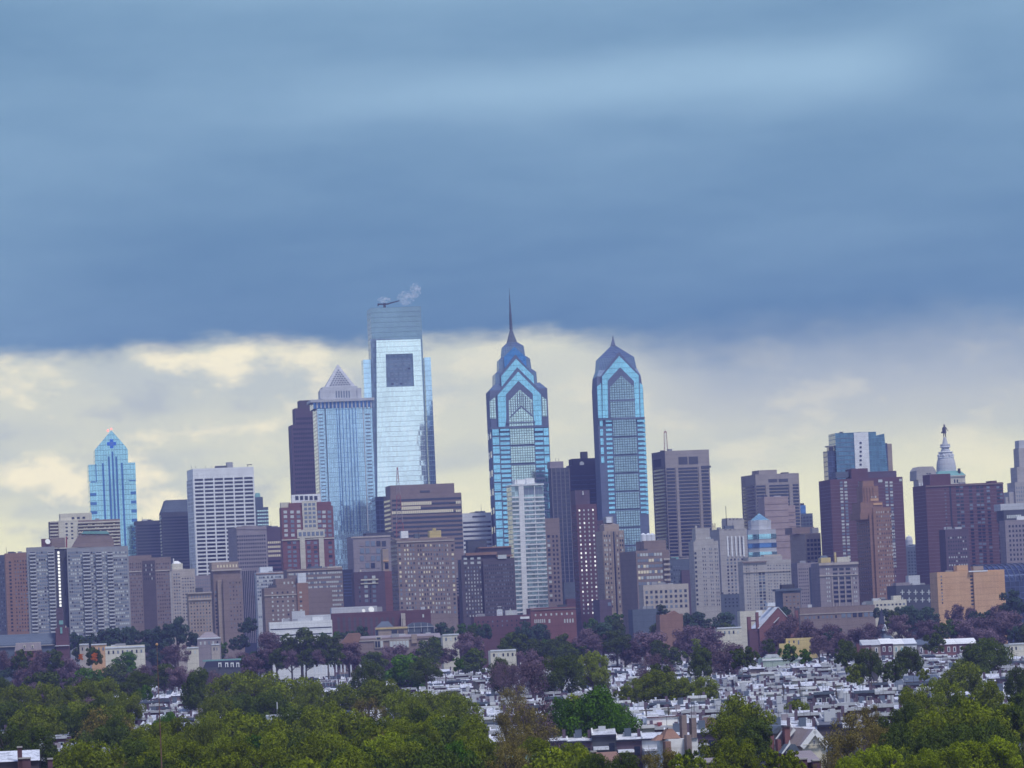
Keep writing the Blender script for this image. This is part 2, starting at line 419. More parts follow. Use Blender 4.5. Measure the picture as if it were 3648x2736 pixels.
    def balconies(s, x0, y0, x1, y1, n, mat='lightgrey', p=1.6, hf=.42):
        xa, xb, za, zb = s.rect(x0, y0, x1, y1); ch = (zb - za) / n
        for r in range(n):
            z = zb - (r + 1) * ch
            cn = s.cnt.get('balcony', 0); s.cnt['balcony'] = cn + 1
            key = ('bal', round(xb - xa, 2), round(ch, 2), mat)
            if cn >= 100:
                k = s.st.setdefault('balcony', MB()); k.box(xa, xb, -p, .05, z, z + .25, mat); k.box(xa, xb, -p - .02, -p + .12, z, z + ch * hf, mat); continue
            if key not in s.cache:
                m = MB(); w = xb - xa
                m.box(0, w, -p, .05, 0, .25, mat); m.box(0, w, -p - .02, -p + .12, .01, ch * hf, mat)
                m.box(0, .12, -p + .12, 0.04, .02, ch * hf, mat); m.box(w - .12, w, -p + .12, 0.04, .02, ch * hf, mat)
                s.cache[key] = mesh('balcony', m.v, m.f, m.mats)
            obj('balcony', s.cache[key], s.root, (xa, 0, z))
    def done(s):
        for part, m in s.st.items():
            o = m.build(part, s.root)
            if o: o['kind'] = 'stuff'
# ---------------------------------------------------------------- setting: ground and streets
gm = MB(); gm.add([(-1500, -200, 0), (1500, -200, 0), (1500, 5200, 0), (-1500, 5200, 0)], [(0, 1, 2, 3)], 'asphalt')
tag(gm.build('ground'), 'dark ground of yards and pavements under the city', kind='structure')
for i, yy in enumerate(range(940, 3000, 230)):
    m = MB(); m.box(-900, 900, yy, yy + 9, .004, .012, 'asphalt'); tag(m.build('road'), None, kind='structure')

# ================================================================ skyline, left group
b = B('apartment_slab', 'dark navy apartment slab cut off by the left edge of the view', 'building', Z1, -120, 33, 1000, 3300, mat='dkgrey')
b.win(-115, 1030, 30, 1560, 8, 18, .4, .4, 'ddm')
b = B('brick_apartment_tower', 'tan brick apartment tower left of the grey balcony slab', 'building', Z1, 30, 205, 985, 2900, mat='rust', xfl=36)
b.box('stair_tower', 160, 968, 205, 1000, 'brown', 6, 20)
b.win(55, 1030, 90, 1560, 1, 20, .45, .5, 'ddd'); b.win(100, 1020, 200, 1560, 5, 20, .4, .42, 'ddm')
b = B('balcony_apartment_block', 'cream apartment block with long balconies below the blue cross tower', 'building', Z1, 368, 886, 742, 3000, mat='brown', rot=9, dep=20)
b.box('wall_panel', 430, 732, 576, None, 'cream', -.5, 4)
b.win(470, 745, 550, 880, 2, 5, .4, .4, 'ddd', off=-.5, part='window')
for yy in range(742, 1000, 24):
    b.box('balcony', 576, yy, 886, yy + 9, 'cream', -1.8, .02)
    b.box('balcony', 368, yy, 430, yy + 9, 'cream', -1.8, .02)
b.win(580, 752, 884, 952, 18, 8, .6, .5, 'ddl', p=.1)
b.box('penthouse', 445, 680, 678, 742, 'cream', 2, 16); b.win(520, 700, 640, 730, 3, 1, .5, .5, 'd', off=2)
b = B('balcony_tower', 'wide grey apartment slab with balcony stacks and one strip of bright stair windows', 'building', Z1, 190, 946, 932, 2700, mat='grey', rot=7, dep=22, body=False, xfl=196)
b.box('wall', 196, 930, 402, None, 'grey', 0); b.box('wall', 492, 930, 946, None, 'grey', 0); b.box('stair_core', 402.4, 942, 491.6, None, 'dkgrey', 5)
for (xa, xb) in ((216, 262), (352, 398), (608, 664), (704, 750), (790, 832)):
    b.balconies(xa, 960, xb, 1590, 24, 'lightgrey', 1.5, .4)
    b.win(xa + 2, 960, xb - 2, 1590, 1, 24, .9, .42, 'd')
b.win(266, 958, 350, 1590, 5, 24, .72, .48, 'mmpmd', seed=3)
b.win(500, 958, 606, 1590, 7, 24, .72, .48, 'mmmdp', seed=4); b.win(666, 958, 702, 1590, 2, 24, .72, .48, 'mpd', seed=5); b.win(752, 958, 788, 1590, 2, 24, .72, .48, 'mmp', seed=6); b.win(834, 958, 936, 1590, 7, 24, .72, .48, 'mmpd', seed=8)
for i in range(17):
    yy = 962 + i * 24.5
    xx = 425 + i * .95
    b.box('stair_window', xx, yy, xx + 15, yy + 17, 'wb', 4.7, 5.2)
b.box('penthouse', 306, 868, 374, 931, 'maroon', 3, 12); b.box('penthouse', 378, 862, 480, 931, 'brown', 4, 14)
b.poly('penthouse', [(530, 930), (582, 842), (610, 832), (806, 832), (842, 880), (842, 930)], 'brown', 3.5, 16); b.poly('roof', [(604, 832), (620, 812), (790, 812), (812, 832)], 'copper', 3, 15)
b.frus('chimney', (488, 500, 930), (489, 499, 850), 'redpaint')
m = MB(); x0, z0 = b.xz(350, 892); m.lathe([(.3, 0), (1.2, .4), (1.65, .8)], 16, 0, 0, 'dish'); d = m.build('satellite_dish', b.root, (x0, 1.5, z0)); d.rotation_euler = (R(75), 0, R(20))
d['label'] = 'pale round roof dish'
# blue cross tower
b = B('glass_tower', 'blue glass tower with pointed gable, cross emblem and five dark stripes', 'skyscraper', Z1, 640, 1003, 448, 3600, rot=7, mat='gl_blue', xfl=660, main='shaft')
b.box('upper_shaft', 684, 312, 1000, 470, 'gl_blue', 2, b.dep - 2) if False else None
b.box('setback', 652, 322, 708, 446, 'gl_blue', 0, b.dep); b.box('setback', 946, 306, 999, 446, 'gl_blue', 0, b.dep)
b.poly('gable_tower', [(704, 450), (700, 212), (822, 68), (932, 192), (944, 216), (950, 450)], 'gl_blue', -.8, b.dep - 2)
for xa, ya in ((752, 312), (796, 262), (822, 226), (850, 262), (892, 308)):
    xt = xa + 14; dx = 32 * (980 - ya) / 700.
    b.poly('dark_stripe', [(xa, ya), (xt, ya), (xt + dx, 980), (xa + dx, 980)], 'gl_stripe', -1.0, -.7)
for i in range(7):
    yy = 532 + i * 67
    b.box('dark_panel', 664 + i * 3.2, yy, 712 + i * 3.2, yy + 22, 'gl_stripe', -.2, .1); b.box('dark_panel', 964 + i * 3, yy - 12, 1004 + i * 3, yy + 10, 'gl_stripe', -.2, .1)
b.box('ledge', 668, 446, 716, 454, 'gl_stripe', -.5, .5); b.box('ledge', 952, 436, 1003, 443, 'gl_stripe', -.5, .5); b.box('recess', 704, 318, 711, 450, 'gl_stripe', -.95, -.7)
cx, cy = b.xz(824, 168); k = b.D / F * .4823 * 1.0
m = MB(); a, w = 33 * k, 12.5 * k; q = 3.0 * k
pts = [(-w, a), (w, a), (w, w + q), (w + q, w), (a, w), (a, -w), (w + q, -w), (w, -w - q), (w, -a), (-w, -a), (-w, -w - q), (-w - q, -w), (-a, -w), (-a, w), (-w - q, w), (-w, w + q)]
m.poly([(cx + x, cy + z) for x, z in pts], -1.6, -1.0, 'emblem'); em = m.build('emblem', b.root)
m = MB(); n = 24; r1, r2 = 13 * k, 10.5 * k
vs_ = [(cx + r * math.cos(2 * math.pi * i / n), y, cy + r * math.sin(2 * math.pi * i / n)) for r, y in ((r1, -1.75), (r2, -1.75)) for i in range(n)]
m.add(vs_, [(i, (i + 1) % n, (i + 1) % n + n, i + n) for i in range(n)], 'emblem_ring')
m.poly([(cx - 2.2 * k, cy - 7 * k), (cx + 2.2 * k, cy - 7 * k), (cx + 1.6 * k, cy + 3 * k), (cx + 4.5 * k, cy + 6 * k), (cx + 3.6 * k, cy + 7 * k), (cx, cy + 4.4 * k), (cx - 3.6 * k, cy + 7 * k), (cx - 4.5 * k, cy + 6 * k), (cx - 1.6 * k, cy + 3 * k)], -1.8, -1.7, 'emblem_ring')
m.lathe([(1.9 * k, -.1), (1.9 * k, .1)], 10, 0, 0, 'emblem_ring')
for i in range(20): 
    v = m.v[-1 - i]; m.v[-1 - i] = (cx + v[0], -1.72 + v[2], cy + 7.2 * k + v[1])
m.build('emblem_ring', em)
for xa, ya in ((822, 66), (797, 78)):
    x0, z0 = b.xz(xa, ya); m = MB(); m.lathe([(.1, 0), (.75, .5), (.75, 1.2), (.1, 1.7)], 8, x0, 1, 'redlamp'); o = m.build('beacon', b.root, (0, 0, z0)); o['label'] = 'red rooftop beacon'
b = B('office_block', 'low dark office block between the blue glass tower and the sloped-roof tower', 'building', Z1, 1000, 1190, 745, 3520, mat='dkgrey')
b.bands(1010, 760, 1180, 1010, 11, .5, 'wd')
b = B('sloped_roof_tower', 'dark grey office tower with a sloping slate roof beside the white grid tower', 'skyscraper', Z1, 1166, 1420, 680, 3430, mat='dkgrey', xfl=1194, dep=32)
b.frus('roof', (1196, 1420, 670), (1226, 1420, 580), 'slate'); b.bands(1200, 700, 1400, 1090, 17, .5, 'wd', p=.12)
b.bands(1168, 700, 1192, 1020, 15, .4, 'cream', p=.2, part='spandrel', left=False) if False else None
for i in range(14): 
    zz = b.z(1200, 705 + i * 24); b.piece('spandrel', b.dep * .5, 1.5, 'cream', b.dep * .3, zz, .2, True)
# white grid tower
b = B('grid_tower', 'white concrete office tower with a six-bay grid of dark windows', 'skyscraper', Z2, 218, 712, 345, 3300, rot=11, mat='wd', xfl=262, body=False)
xa, xb, za, zb = b.rect(262, 345, 712, None)
m = MB(); m.box(.4, b.W - .4, .4, b.dep - .4, 0, b.H - 1, 'wd'); b.main = m.build('glazing', b.root)
zt = b.z(490, 420)
m = MB(); m.box(0, b.W, 0, b.dep, zt, b.H, 'white'); m.build('attic_wall', b.root)
nfl = 30; fh = zt / nfl * 1.0
fl = (b.z(490, 420) - b.z(490, 1070)) / 23.0
i = 0; z = zt - fl
sp = mesh('spandrel', *[(lambda m: (m.v, m.f, m.mats))(mm) for mm in [MB()] if not mm.box(0, b.W + .2, -.1, b.dep + .1, 0, fl * .42, 'white')][0])
while z > 0:
    obj('spandrel', sp, b.root, (-.1, 0, z)); z -= fl
for i in range(7):
    w = 1.0; x = (b.W - w) * i / 6
    m = MB(); m.box(x, x + w, -.35, .3, 0, zt, 'white'); m.build('pier', b.root)
for i in range(6):
    y = (b.dep - 1) * i / 5; m = MB(); m.box(-.35, .3, y, y + 2.4, 0, zt, 'white'); m.build('pier', b.root)
b.box('roof_unit', 525, 300, 568, 340, 'grey', 8, 14); b.box('roof_unit', 440, 328, 520, 344, 'dkgrey', 6, 12); b.box('antenna', 668, 318, 706, 323, 'iron', 4, 4.4); b.box('antenna', 672, 322, 676, 345, 'iron', 4, 4.4)
for xx in (258, 290, 362, 410): b.box('antenna', xx, 326, xx + 1.6, 350, 'iron', 6, 6.3)
b = B('banded_tower', 'slim blue-green banded tower behind the right edge of the white grid tower', 'skyscraper', Z2, 690, 820, 645, 3750, mat='slate')
b.box('upper_shaft', 724, 560, 782, 645, 'slate', 3, 16); b.frus('cap', (728, 770, 560), (736, 764, 528), 'teal'); b.bands(735, 652, 820, 880, 9, .5, 'gl_pale', part='window_band', left=False)
b = B('concrete_tower', 'grey concrete tower with square windows above long vertical fins', 'skyscraper', Z2, 510, 808, 790, 3200, rot=12, mat='mauve', xfl=585)
b.poly('parapet_wall', [(580, 800), (580, 788), (640, 772), (735, 772), (808, 800)], 'mauve', -.3, 6)
b.win(585, 835, 800, 1090, 13, 9, .6, .5, 'd')
b.box('glazing', 622, 1105, 735, None, 'wd', -.2, .1); b.piers(622, 1100, 735, 1640, 8, .3, 'mauve', .5, 'fin')
b = B('office_block', 'plum office block with rows of pink lit windows behind the fin tower', 'building', Z2, 780, 935, 792, 3420, mat='plum')
b.win(815, 880, 920, 1010, 7, 4, .7, .5, 'l'); b.bands(815, 1020, 920, 1200, 6, .4, 'wd', left=False)
# red brick postmodern tower
b = B('brick_tower', 'red brick tower with pale stone bays and an open white crown', 'skyscraper', Z2, 905, 1298, 642, 3250, rot=8, mat='red', xfl=915)
b.box('upper_shaft', 972, 600, 1285, 642, 'red', 1.5, b.dep - 3); b.box('upper_shaft', 915, 600, 985, 642, 'cream', 2.5, b.dep - 5)
b.box('crown', 996, 540, 1208, 600, 'white', 3, b.dep - 6)
for i in range(5): b.box('crown_opening', 1022 + i * 35, 552, 1046 + i * 35, 582, 'wd', 2.8, 3.2)
for (xa, ya, xb, yb) in ((1068, 590, 1176, 700), (1074, 700, 1182, 800), (1032, 800, 1236, 862)):
    b.box('stone_bay', xa, ya, xb, yb, 'cream', -.8, .5)
for (xa, xb) in ((1052, 1090), (1192, 1228)): b.box('stone_bay', xa, 862, xb, None, 'cream', -.8, .5)
b.box('cornice', 920, 868, 1308, 876, 'cream', -.5, .3)
for (xa, ya, xb, yb, nc, nr) in ((1078, 600, 1170, 790, 3, 6), (1038, 808, 1230, 858, 6, 1)): b.win(xa, ya, xb, yb, nc, nr, .7, .6, 'mm', off=-.8)
for xx in (945, 995, 1042, 1196, 1230, 1270): b.win(xx - 16, 655, xx + 16, 860, 1, 6, .8, .62, 'mmp')
for xx in (965, 1005, 1110, 1160, 1268): b.win(xx - 16 + 8, 882, xx + 16 + 8, 1150, 1, 8, .8, .6, 'mmd')
# ---------------------------------------------------------------- dark stepped tower, stone tower with pyramid, tall glass tower
b = B('stepped_tower', 'dark plum granite tower with stepped left shoulder behind the pyramid tower', 'skyscraper', Z3, 70, 300, 1070, 3850, mat='plum', xfl=78, dep=30)
b.box('upper_shaft', 106, 938, 300, 1070, 'plum', 2, 28); b.box('upper_shaft', 142, 880, 300, 938, 'dkbrick', 4, 26)
b.win(90, 1080, 250, 1640, 12, 17, .62, .5, 'd'); b.win(112, 1000, 250, 1070, 9, 2, .62, .5, 'd', off=2)
b = B('pyramid_tower', 'pale blue-grey tower with a lattice pyramid and vertical dark ribs', 'skyscraper', Z3, 232, 672, 940, 3650, rot=7, mat='gl_mellon', xfl=262, dep=38, main='shaft')
b.box('cornice', 218, 872, 690, 892, 'lightgrey', -2.6, b.dep + 1); b.box('attic', 240, 892, 676, 940, 'gl_stripe', .3, b.dep)
for i in range(15): b.box('bracket', 262 + i * 28.5, 892, 272 + i * 28.5, 942, 'lightgrey', -1.6, .6)
b.box('setback', 300, 798, 594, 872, 'lightgrey', 4, b.dep - 4)
for i in range(6): b.box('opening', 408 + i * 19, 812, 418 + i * 19, 862, 'wm', 3.8, 4.2)
b.box('corner_post', 292, 800, 314, 872, 'lightgrey', 3, 9); b.box('corner_post', 566, 790, 598, 872, 'lightgrey', 3, 9)
b.box('cornice', 312, 778, 572, 800, 'lightgrey', 6, b.dep - 6)
b.frus('pyramid_roof', (334, 560, 780), (434, 437, 608), 'lightgrey')
xa, za = b.xz(372, 768); xb, _ = b.xz(522, 768); xm, zm = b.xz(436, 640)
h = b.dep / 2; kk = b.dep / b.W / 2
xl_, zl_ = b.xz(334, 780); xr_, _ = b.xz(560, 780); xt_, zt_ = b.xz(435.5, 608)
def pyr(u, v):          # u across, v up the front slope of the pyramid
    w = xr_ - xl_; half = w / 2 * (1 - v)
    return (xt_ * v + (xl_ + xr_) / 2 * (1 - v) + (u - .5) * 2 * half, h - half * 2 * kk - .25, zl_ + (zt_ - zl_) * v)
for r in range(8):
    v0 = .07 + r * .095; n = 8 - r
    for c in range(n):
        u0 = .5 + (c - (n - 1) / 2) * (.088 / (1 - v0)) ; du = .034 / (1 - v0); dv = .042
        m = MB(); a, e, q, d = pyr(u0, v0 - dv), pyr(u0 + du, v0), pyr(u0, v0 + dv), pyr(u0 - du, v0)
        m.add([a, e, q, d, (a[0], a[1] + .3, a[2]), (e[0], e[1] + .3, e[2]), (q[0], q[1] + .3, q[2]), (d[0], d[1] + .3, d[2])], [(0, 1, 2, 3), (4, 7, 6, 5)], 'slate'); m.build('lattice_opening', b.root)
for xx in (410, 428, 452, 478, 502, 526, 548):
    b.poly('rib', [(xx, 942), (xx + 5, 942), (xx + 44, 1850), (xx + 39, 1850)], 'gl_stripe', -.5, .3)
for xx, mm in ((262, 'lightgrey'), (324, 'slate'), (604, 'lightgrey')):
    b.poly('corner_rib', [(xx, 942), (xx + 6, 942), (xx + 45, 1850), (xx + 39, 1850)], mm, -.8, .3)
b.win(620, 975, 662, 1660, 1, 26, .85, .35, 'm'); b.win(268, 975, 322, 1660, 1, 26, .6, .3, 'm'); b.side(960, 1660, 3, 26, .6, .4, 'm')
# the tallest: glass tower with bright face
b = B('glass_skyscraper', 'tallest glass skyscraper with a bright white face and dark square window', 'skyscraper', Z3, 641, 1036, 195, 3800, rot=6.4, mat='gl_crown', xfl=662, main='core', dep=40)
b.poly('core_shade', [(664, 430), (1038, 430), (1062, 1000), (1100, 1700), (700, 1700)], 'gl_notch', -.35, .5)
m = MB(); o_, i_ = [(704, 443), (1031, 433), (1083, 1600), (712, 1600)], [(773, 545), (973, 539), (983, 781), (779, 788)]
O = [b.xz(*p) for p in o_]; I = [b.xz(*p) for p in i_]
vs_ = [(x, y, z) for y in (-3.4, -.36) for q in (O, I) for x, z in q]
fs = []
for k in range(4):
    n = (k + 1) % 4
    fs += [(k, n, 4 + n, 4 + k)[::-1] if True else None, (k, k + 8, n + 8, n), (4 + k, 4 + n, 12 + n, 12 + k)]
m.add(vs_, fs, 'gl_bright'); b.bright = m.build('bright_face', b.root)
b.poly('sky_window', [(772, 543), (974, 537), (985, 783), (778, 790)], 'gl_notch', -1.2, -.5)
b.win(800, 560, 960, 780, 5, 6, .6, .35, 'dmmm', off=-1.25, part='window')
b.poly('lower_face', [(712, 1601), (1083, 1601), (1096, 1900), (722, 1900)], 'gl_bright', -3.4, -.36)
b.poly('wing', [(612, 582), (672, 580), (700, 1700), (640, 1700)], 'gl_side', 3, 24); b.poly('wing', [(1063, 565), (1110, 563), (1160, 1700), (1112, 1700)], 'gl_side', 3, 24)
# roof maintenance crane
c = thing('roof_crane', 'dark window-washing crane on the roof of the tallest glass tower', 'crane', b.root.matrix_basis @ Vector((0, 0, 0)) if False else (P(1370, 1092, 3806).x, 3806, P(1370, 1094, 3806).z), R(8))
k = 3800 / F * .4823
m = MB(); m.box(-.9, .9, -1, 1, -2, 3.4, 'iron'); m.build('mast', c); m = MB(); m.box(-50 * k, 30 * k, -.5, .5, 1.9, 3.1, 'iron'); m.box(-51 * k, -44 * k, -.8, .8, 1.0, 3.4, 'iron'); m.poly([(30 * k, 2.2), (30 * k, 3.4), (113 * k, 5.4), (113 * k, 4.6)], -.4, .4, 'iron'); m.build('boom', c); m = MB(); m.box(-1.8, 1.8, -1.4, 1.4, -3.2, -2, 'iron'); m.build('base', c)
# ---------------------------------------------------------------- brown stepped office, mast, grey block, tan slab
b = B('office_building', 'brown granite office block with yellow lit window bands before the bright glass tower', 'building', Z4, 640, 1288, 390, 3400, mat='brown', xfl=688, rot=9, dep=40)
b.box('upper_floors', 690, 296, 1230, 392, 'brown', 2, 32); b.box('setback', 1232, 366, 1286, 392, 'brown', 4, 36); b.box('louvre', 940, 348, 1026, 366, 'dkgrey', 1.8, 2.2)
b.bands(700, 405, 1286, 860, 12, .48, 'wd', p=.15)
b.win(780, 445, 1036, 472, 16, 1, .8, 1, 'l', p=.25); b.win(780, 484, 945, 510, 10, 1, .8, 1, 'l', p=.25); b.win(700, 516, 1220, 540, 30, 1, .8, 1, 'l', p=.25); b.win(1240, 436, 1282, 460, 3, 1, .8, 1, 'l', p=.25); b.win(1240, 510, 1282, 530, 3, 1, .8, 1, 'l', p=.25)
b = B('glass_block', 'dark blue glass block squeezed between the pyramid tower and the brown office', 'building', Z4, 560, 690, 400, 3560, mat='gl_dark')
b = B('grid_block', 'rounded grey block with square window bays under the lattice mast', 'building', Z4, 356, 690, 742, 3150, mat='mauve', xfl=372, rot=9, dep=36)
for r in range(4):
    for c_ in range(5):
        if r < 1 and c_ in (0, 1, 2) and False: continue
        xx = 432 + c_ * 46; yy = 775 + r * 62
        b.box('window', xx, yy, xx + 34, yy + 44, 'wd' if (r, c_) in ((0, 3), (0, 4), (1, 4), (3, 2)) else 'wm' if (r + c_) % 3 else 'mauve', -.25, .1)
b.box('penthouse', 500, 700, 735, 742, 'dkgrey', 10, 30); b.box('coping', 356, 736, 690, 746, 'beige', -.4, .5)
t = thing('lattice_mast', 'tall red and white lattice mast on the grey block before the glass tower', 'mast', (P(1425, 1895, 3165).x, 3165, 0))
zb, zt = P(1425, 1912, 3165).z, P(1416, 1664, 3165).z
w0, w1 = 2.7, .25
for q in range(4):
    sx, sy = ((-1, -1), (1, -1), (1, 1), (-1, 1))[q]
    m = MB()
    for i in range(5):
        f0, f1 = i / 5, (i + 1) / 5; a, c_ = w0 + (w1 - w0) * f0, w0 + (w1 - w0) * f1
        m.tube((sx * a, sy * a, zb + (zt - zb) * f0), (sx * c_, sy * c_, zb + (zt - zb) * f1), .2, .18, 5, 'redpaint' if i % 2 == 0 else 'mauve')
    m.build('leg', t)
m = MB()
for i in range(16):
    f0, f1 = i / 16, (i + 1) / 16; a, c_ = w0 + (w1 - w0) * f0, w0 + (w1 - w0) * f1; mm = 'redpaint' if int(f0 * 5) % 2 == 0 else 'mauve'
    za, zc_ = zb + (zt - zb) * f0, zb + (zt - zb) * f1
    for (p, q) in (((-1, -1), (1, -1)), ((1, -1), (1, 1)), ((1, 1), (-1, 1)), ((-1, 1), (-1, -1))):
        m.tube((p[0] * a, p[1] * a, za), (q[0] * c_, q[1] * c_, zc_), .09, .09, 4, mm); m.tube((q[0] * a, q[1] * a, za), (p[0] * c_, p[1] * c_, zc_), .09, .09, 4, mm)
m.build('bracing', t)
b = B('hotel_slab', 'broad tan brick hotel slab with many small pale lit windows', 'building', Z4, 680, 1232, 768, 2750, rot=9, mat='brown', xfl=742, dep=30)
b.box('cornice', 740, 772, 1228, 782, 'beige', -.4, .3)
for (xa, xb, nc) in ((740, 776, 1), (790, 888, 4), (905, 1035, 6), (1040, 1130, 4), (1140, 1170, 2), (1185, 1225, 1)):
    b.win(xa + 6, 795, xb + 6, 1395, nc, 16, .45, .5, 'mddmpl', seed=xa)
b.side(800, 1395, 5, 16, .4, .5, 'ddm'); b.box('penthouse', 740, 748, 1180, 770, 'tan', 5, 22); b.box('penthouse', 1030, 684, 1128, 752, 'yellow', 6, 14); b.box('penthouse', 1060, 664, 1086, 690, 'yellow', 6, 10); b.box('penthouse', 786, 690, 846, 750, 'white', 4, 10)
b.box('water_tank', 905, 712, 950, 755, 'slate', 7, 11)
b = B('parking_slab', 'white and grey banded block left of the taller spired tower', 'building', Z4, 1270, 1540, 548, 3520, mat='white', rot=8)
b.bands(1300, 600, 1535, 900, 8, .42, 'wd', left=False); b.box('louvre', 1380, 562, 1490, 576, 'wd', -.15, .1); b.box('penthouse', 1380, 530, 1480, 548, 'dkgrey', 5, 20)
# dark brick twin apartment building
b = B('brick_apartments', 'dark brick apartment building with orange cornices left of the white glass condominium', 'building', Z6, 85, 515, 985, 2830, mat='dkbrick', rot=8, xfl=92)
b.box('upper_floors', 132, 940, 372, 985, 'dkbrick', .5, 22); b.box('cornice', 130, 925, 376, 946, 'rust', -.8, 5); b.box('cornice', 372, 944, 500, 958, 'rust', -.6, 8)
b.box('penthouse', 250, 880, 505, 950, 'dkbrick', 10, 24); b.box('cornice', 248, 876, 505, 886, 'rust', 9, 16); b.box('penthouse', 186, 826, 335, 920, 'dkgrey', 24, 36)
b.box('bay_front', 262, 990, 500, None, 'dkbrick', -2.5, .1)
b.win(115, 1030, 255, 1440, 6, 14, .35, .5, 'mmppd'); b.win(270, 1010, 498, 1440, 14, 14, .4, .45, 'ddm', off=-2.5); b.win(100, 955, 260, 1025, 3, 2, .5, .5, 'pp')
b.box('sunroom', 382, 944, 450, 975, 'wp', -1, .4)
# slim glass condominium
b = B('glass_condominium', 'slim white and pale glass condominium tower in front of the taller spired tower', 'skyscraper', Z6, 478, 742, 395, 2950, rot=8, mat='gl_condo', xfl=490, dep=24)
b.poly('spine', [(545, 385), (584, 385), (622, 1425), (580, 1425)], 'white', -1.2, .5); b.box('penthouse', 525, 348, 640, 395, 'white', 4, 16); b.box('penthouse', 612, 338, 676, 392, 'white', 2.5, 14); b.box('roof', 485, 388, 745, 397, 'white', -1.4, b.dep)
for i in range(28):
    yy = 486 + i * 33.5; dx = (yy - 395) * .0365
    if yy > 1420: break
    b.box('balcony', 490 + dx, yy, 546 + dx, yy + 11, 'white', -1.6, .2); b.box('balcony', 584 + dx, yy, 744 + dx, yy + 11, 'white', -1.3, .2)
b.win(588, 410, 738, 470, 4, 1, .9, .9, 'mm'); b.win(600, 500, 752, 1380, 8, 26, .7, .35, 'mpmmp', off=-.05)
for xx in (668,): b.poly('mullion', [(xx, 400), (xx + 5, 400), (xx + 44, 1420), (xx + 39, 1420)], 'white', -.9, .2)
# ================================================================ the two spired towers
L1 = (1720, 1160, .24117)
def shaft_cells(b, zz, y0, per, cols, right, yend, lean=.0):
    # cyan glass cells between granite bands; zz is the zoom frame used for these numbers
    old = b.zc; b.zc = zz
    y = y0; k = 0
    while y < yend:
        d = (y - y0) * .0405
        for (xa, xb, f0, f1, mt) in cols:
            b.box('window_band', xa + d, y + per * f0, xb + d, y + per * f1, mt, -.25, .15)
        for (xa, xb, f0, f1, mt) in right:
            b.box('window_band', xa + d, y + per * f0, xb + d, y + per * f1, mt, -.25, .15)
        y += per; k += 1
    b.zc = old
b = B('spired_skyscraper', 'taller spired skyscraper with nested glass gables and a needle mast', 'skyscraper', L1, 48, 952, 940, 3500, rot=4, mat='granite', xfl=100, dep=48, main='shaft')
b.frus('roof', (100, 946, 940), (186, 850, 848), 'gl_lat')
b.frus('tier', (188, 815, 870), (190, 800, 690), 'gl_lat'); b.frus('roof', (190, 800, 690), (252, 738, 636), 'gl_lat')
b.frus('tier', (250, 736, 660), (252, 712, 482), 'gl_lat'); b.frus('roof', (252, 712, 482), (302, 652, 436), 'gl_lat')
b.frus('tier', (302, 648, 460), (316, 624, 286), 'gl_lat'); b.frus('roof', (316, 624, 286), (390, 532, 220), 'gl_lat')
b.frus('cap', (385, 532, 222), (412, 492, 110), 'slate'); b.frus('cap', (412, 492, 110), (432, 462, 20), 'slate')
xs, zs = b.xz(447, 24); 
m = MB(); hh = b.dep / 2
x1_, z1_ = b.xz(420, -595)
sh = (z1_ - zs)
m.lathe([(1.4, 0), (1.05, sh * .12), (.95, sh * .38), (.65, sh * .40), (.6, sh * .62), (.42, sh * .64), (.36, sh * .8), (.2, sh * .82), (.07, sh)], 8, xs, hh, 'slate'); m.build('spire', b.root, (0, 0, zs))
for i in range(7):
    m = MB(); m.lathe([(1.45 - i * .1, 0), (1.45 - i * .1, .4)], 8, xs, hh, 'slate'); m.build('antenna_ring', b.root, (0, 0, zs + 4 + i * 2.2))
# gables on the front: tier 3, tier 2, tier 1
dt3 = b.dep * .28
b.poly('gable', [(332, 620), (322, 452), (474, 302), (648, 455), (660, 620)], 'gl_sky_tint', dt3 - 6, dt3 + 4)
dt2 = b.dep * .16
b.poly('gable_frame', [(270, 900), (262, 715), (484, 424), (745, 715), (760, 900)], 'granite', dt2 - 5, dt2 + 12)
b.poly('gable', [(282, 900), (274, 748), (494, 488), (752, 738), (764, 900)], 'gl_cyan', dt2 - 5.4, dt2 - 4.6)
b.poly('gable_frame', [(222, 1500), (206, 1000), (508, 616), (868, 975), (880, 1500)], 'granite', -1.2, 8)
b.poly('gable', [(232, 1500), (216, 1034), (520, 682), (858, 1020), (872, 1500)], 'gl_cyan', -1.6, -.9)
b.poly('gable_frame', [(346, 1362), (338, 1022), (524, 818), (735, 1010), (748, 1345), (770, 1500), (330, 1500)], 'granite', -2.0, -1.3)
b.poly('arch_window', [(388, 1490), (382, 1112), (545, 948), (730, 1108), (744, 1490)], 'gl_pale', -2.2, -1.9)
for i in range(11): 
    xx = 405 + i * 31; top = 948 + abs(xx - 548) * 1.0 + 20
    b.box('mullion', xx, top, xx + 10, 1340 if abs(xx - 562) > 170 else 1195 + abs(xx - 562), 'granite', -2.5, -2.1)
b.poly('inner_gable', [(395, 1372), (395, 1350), (562, 1182), (742, 1335), (742, 1360), (566, 1208)], 'granite', -2.7, -2.1)
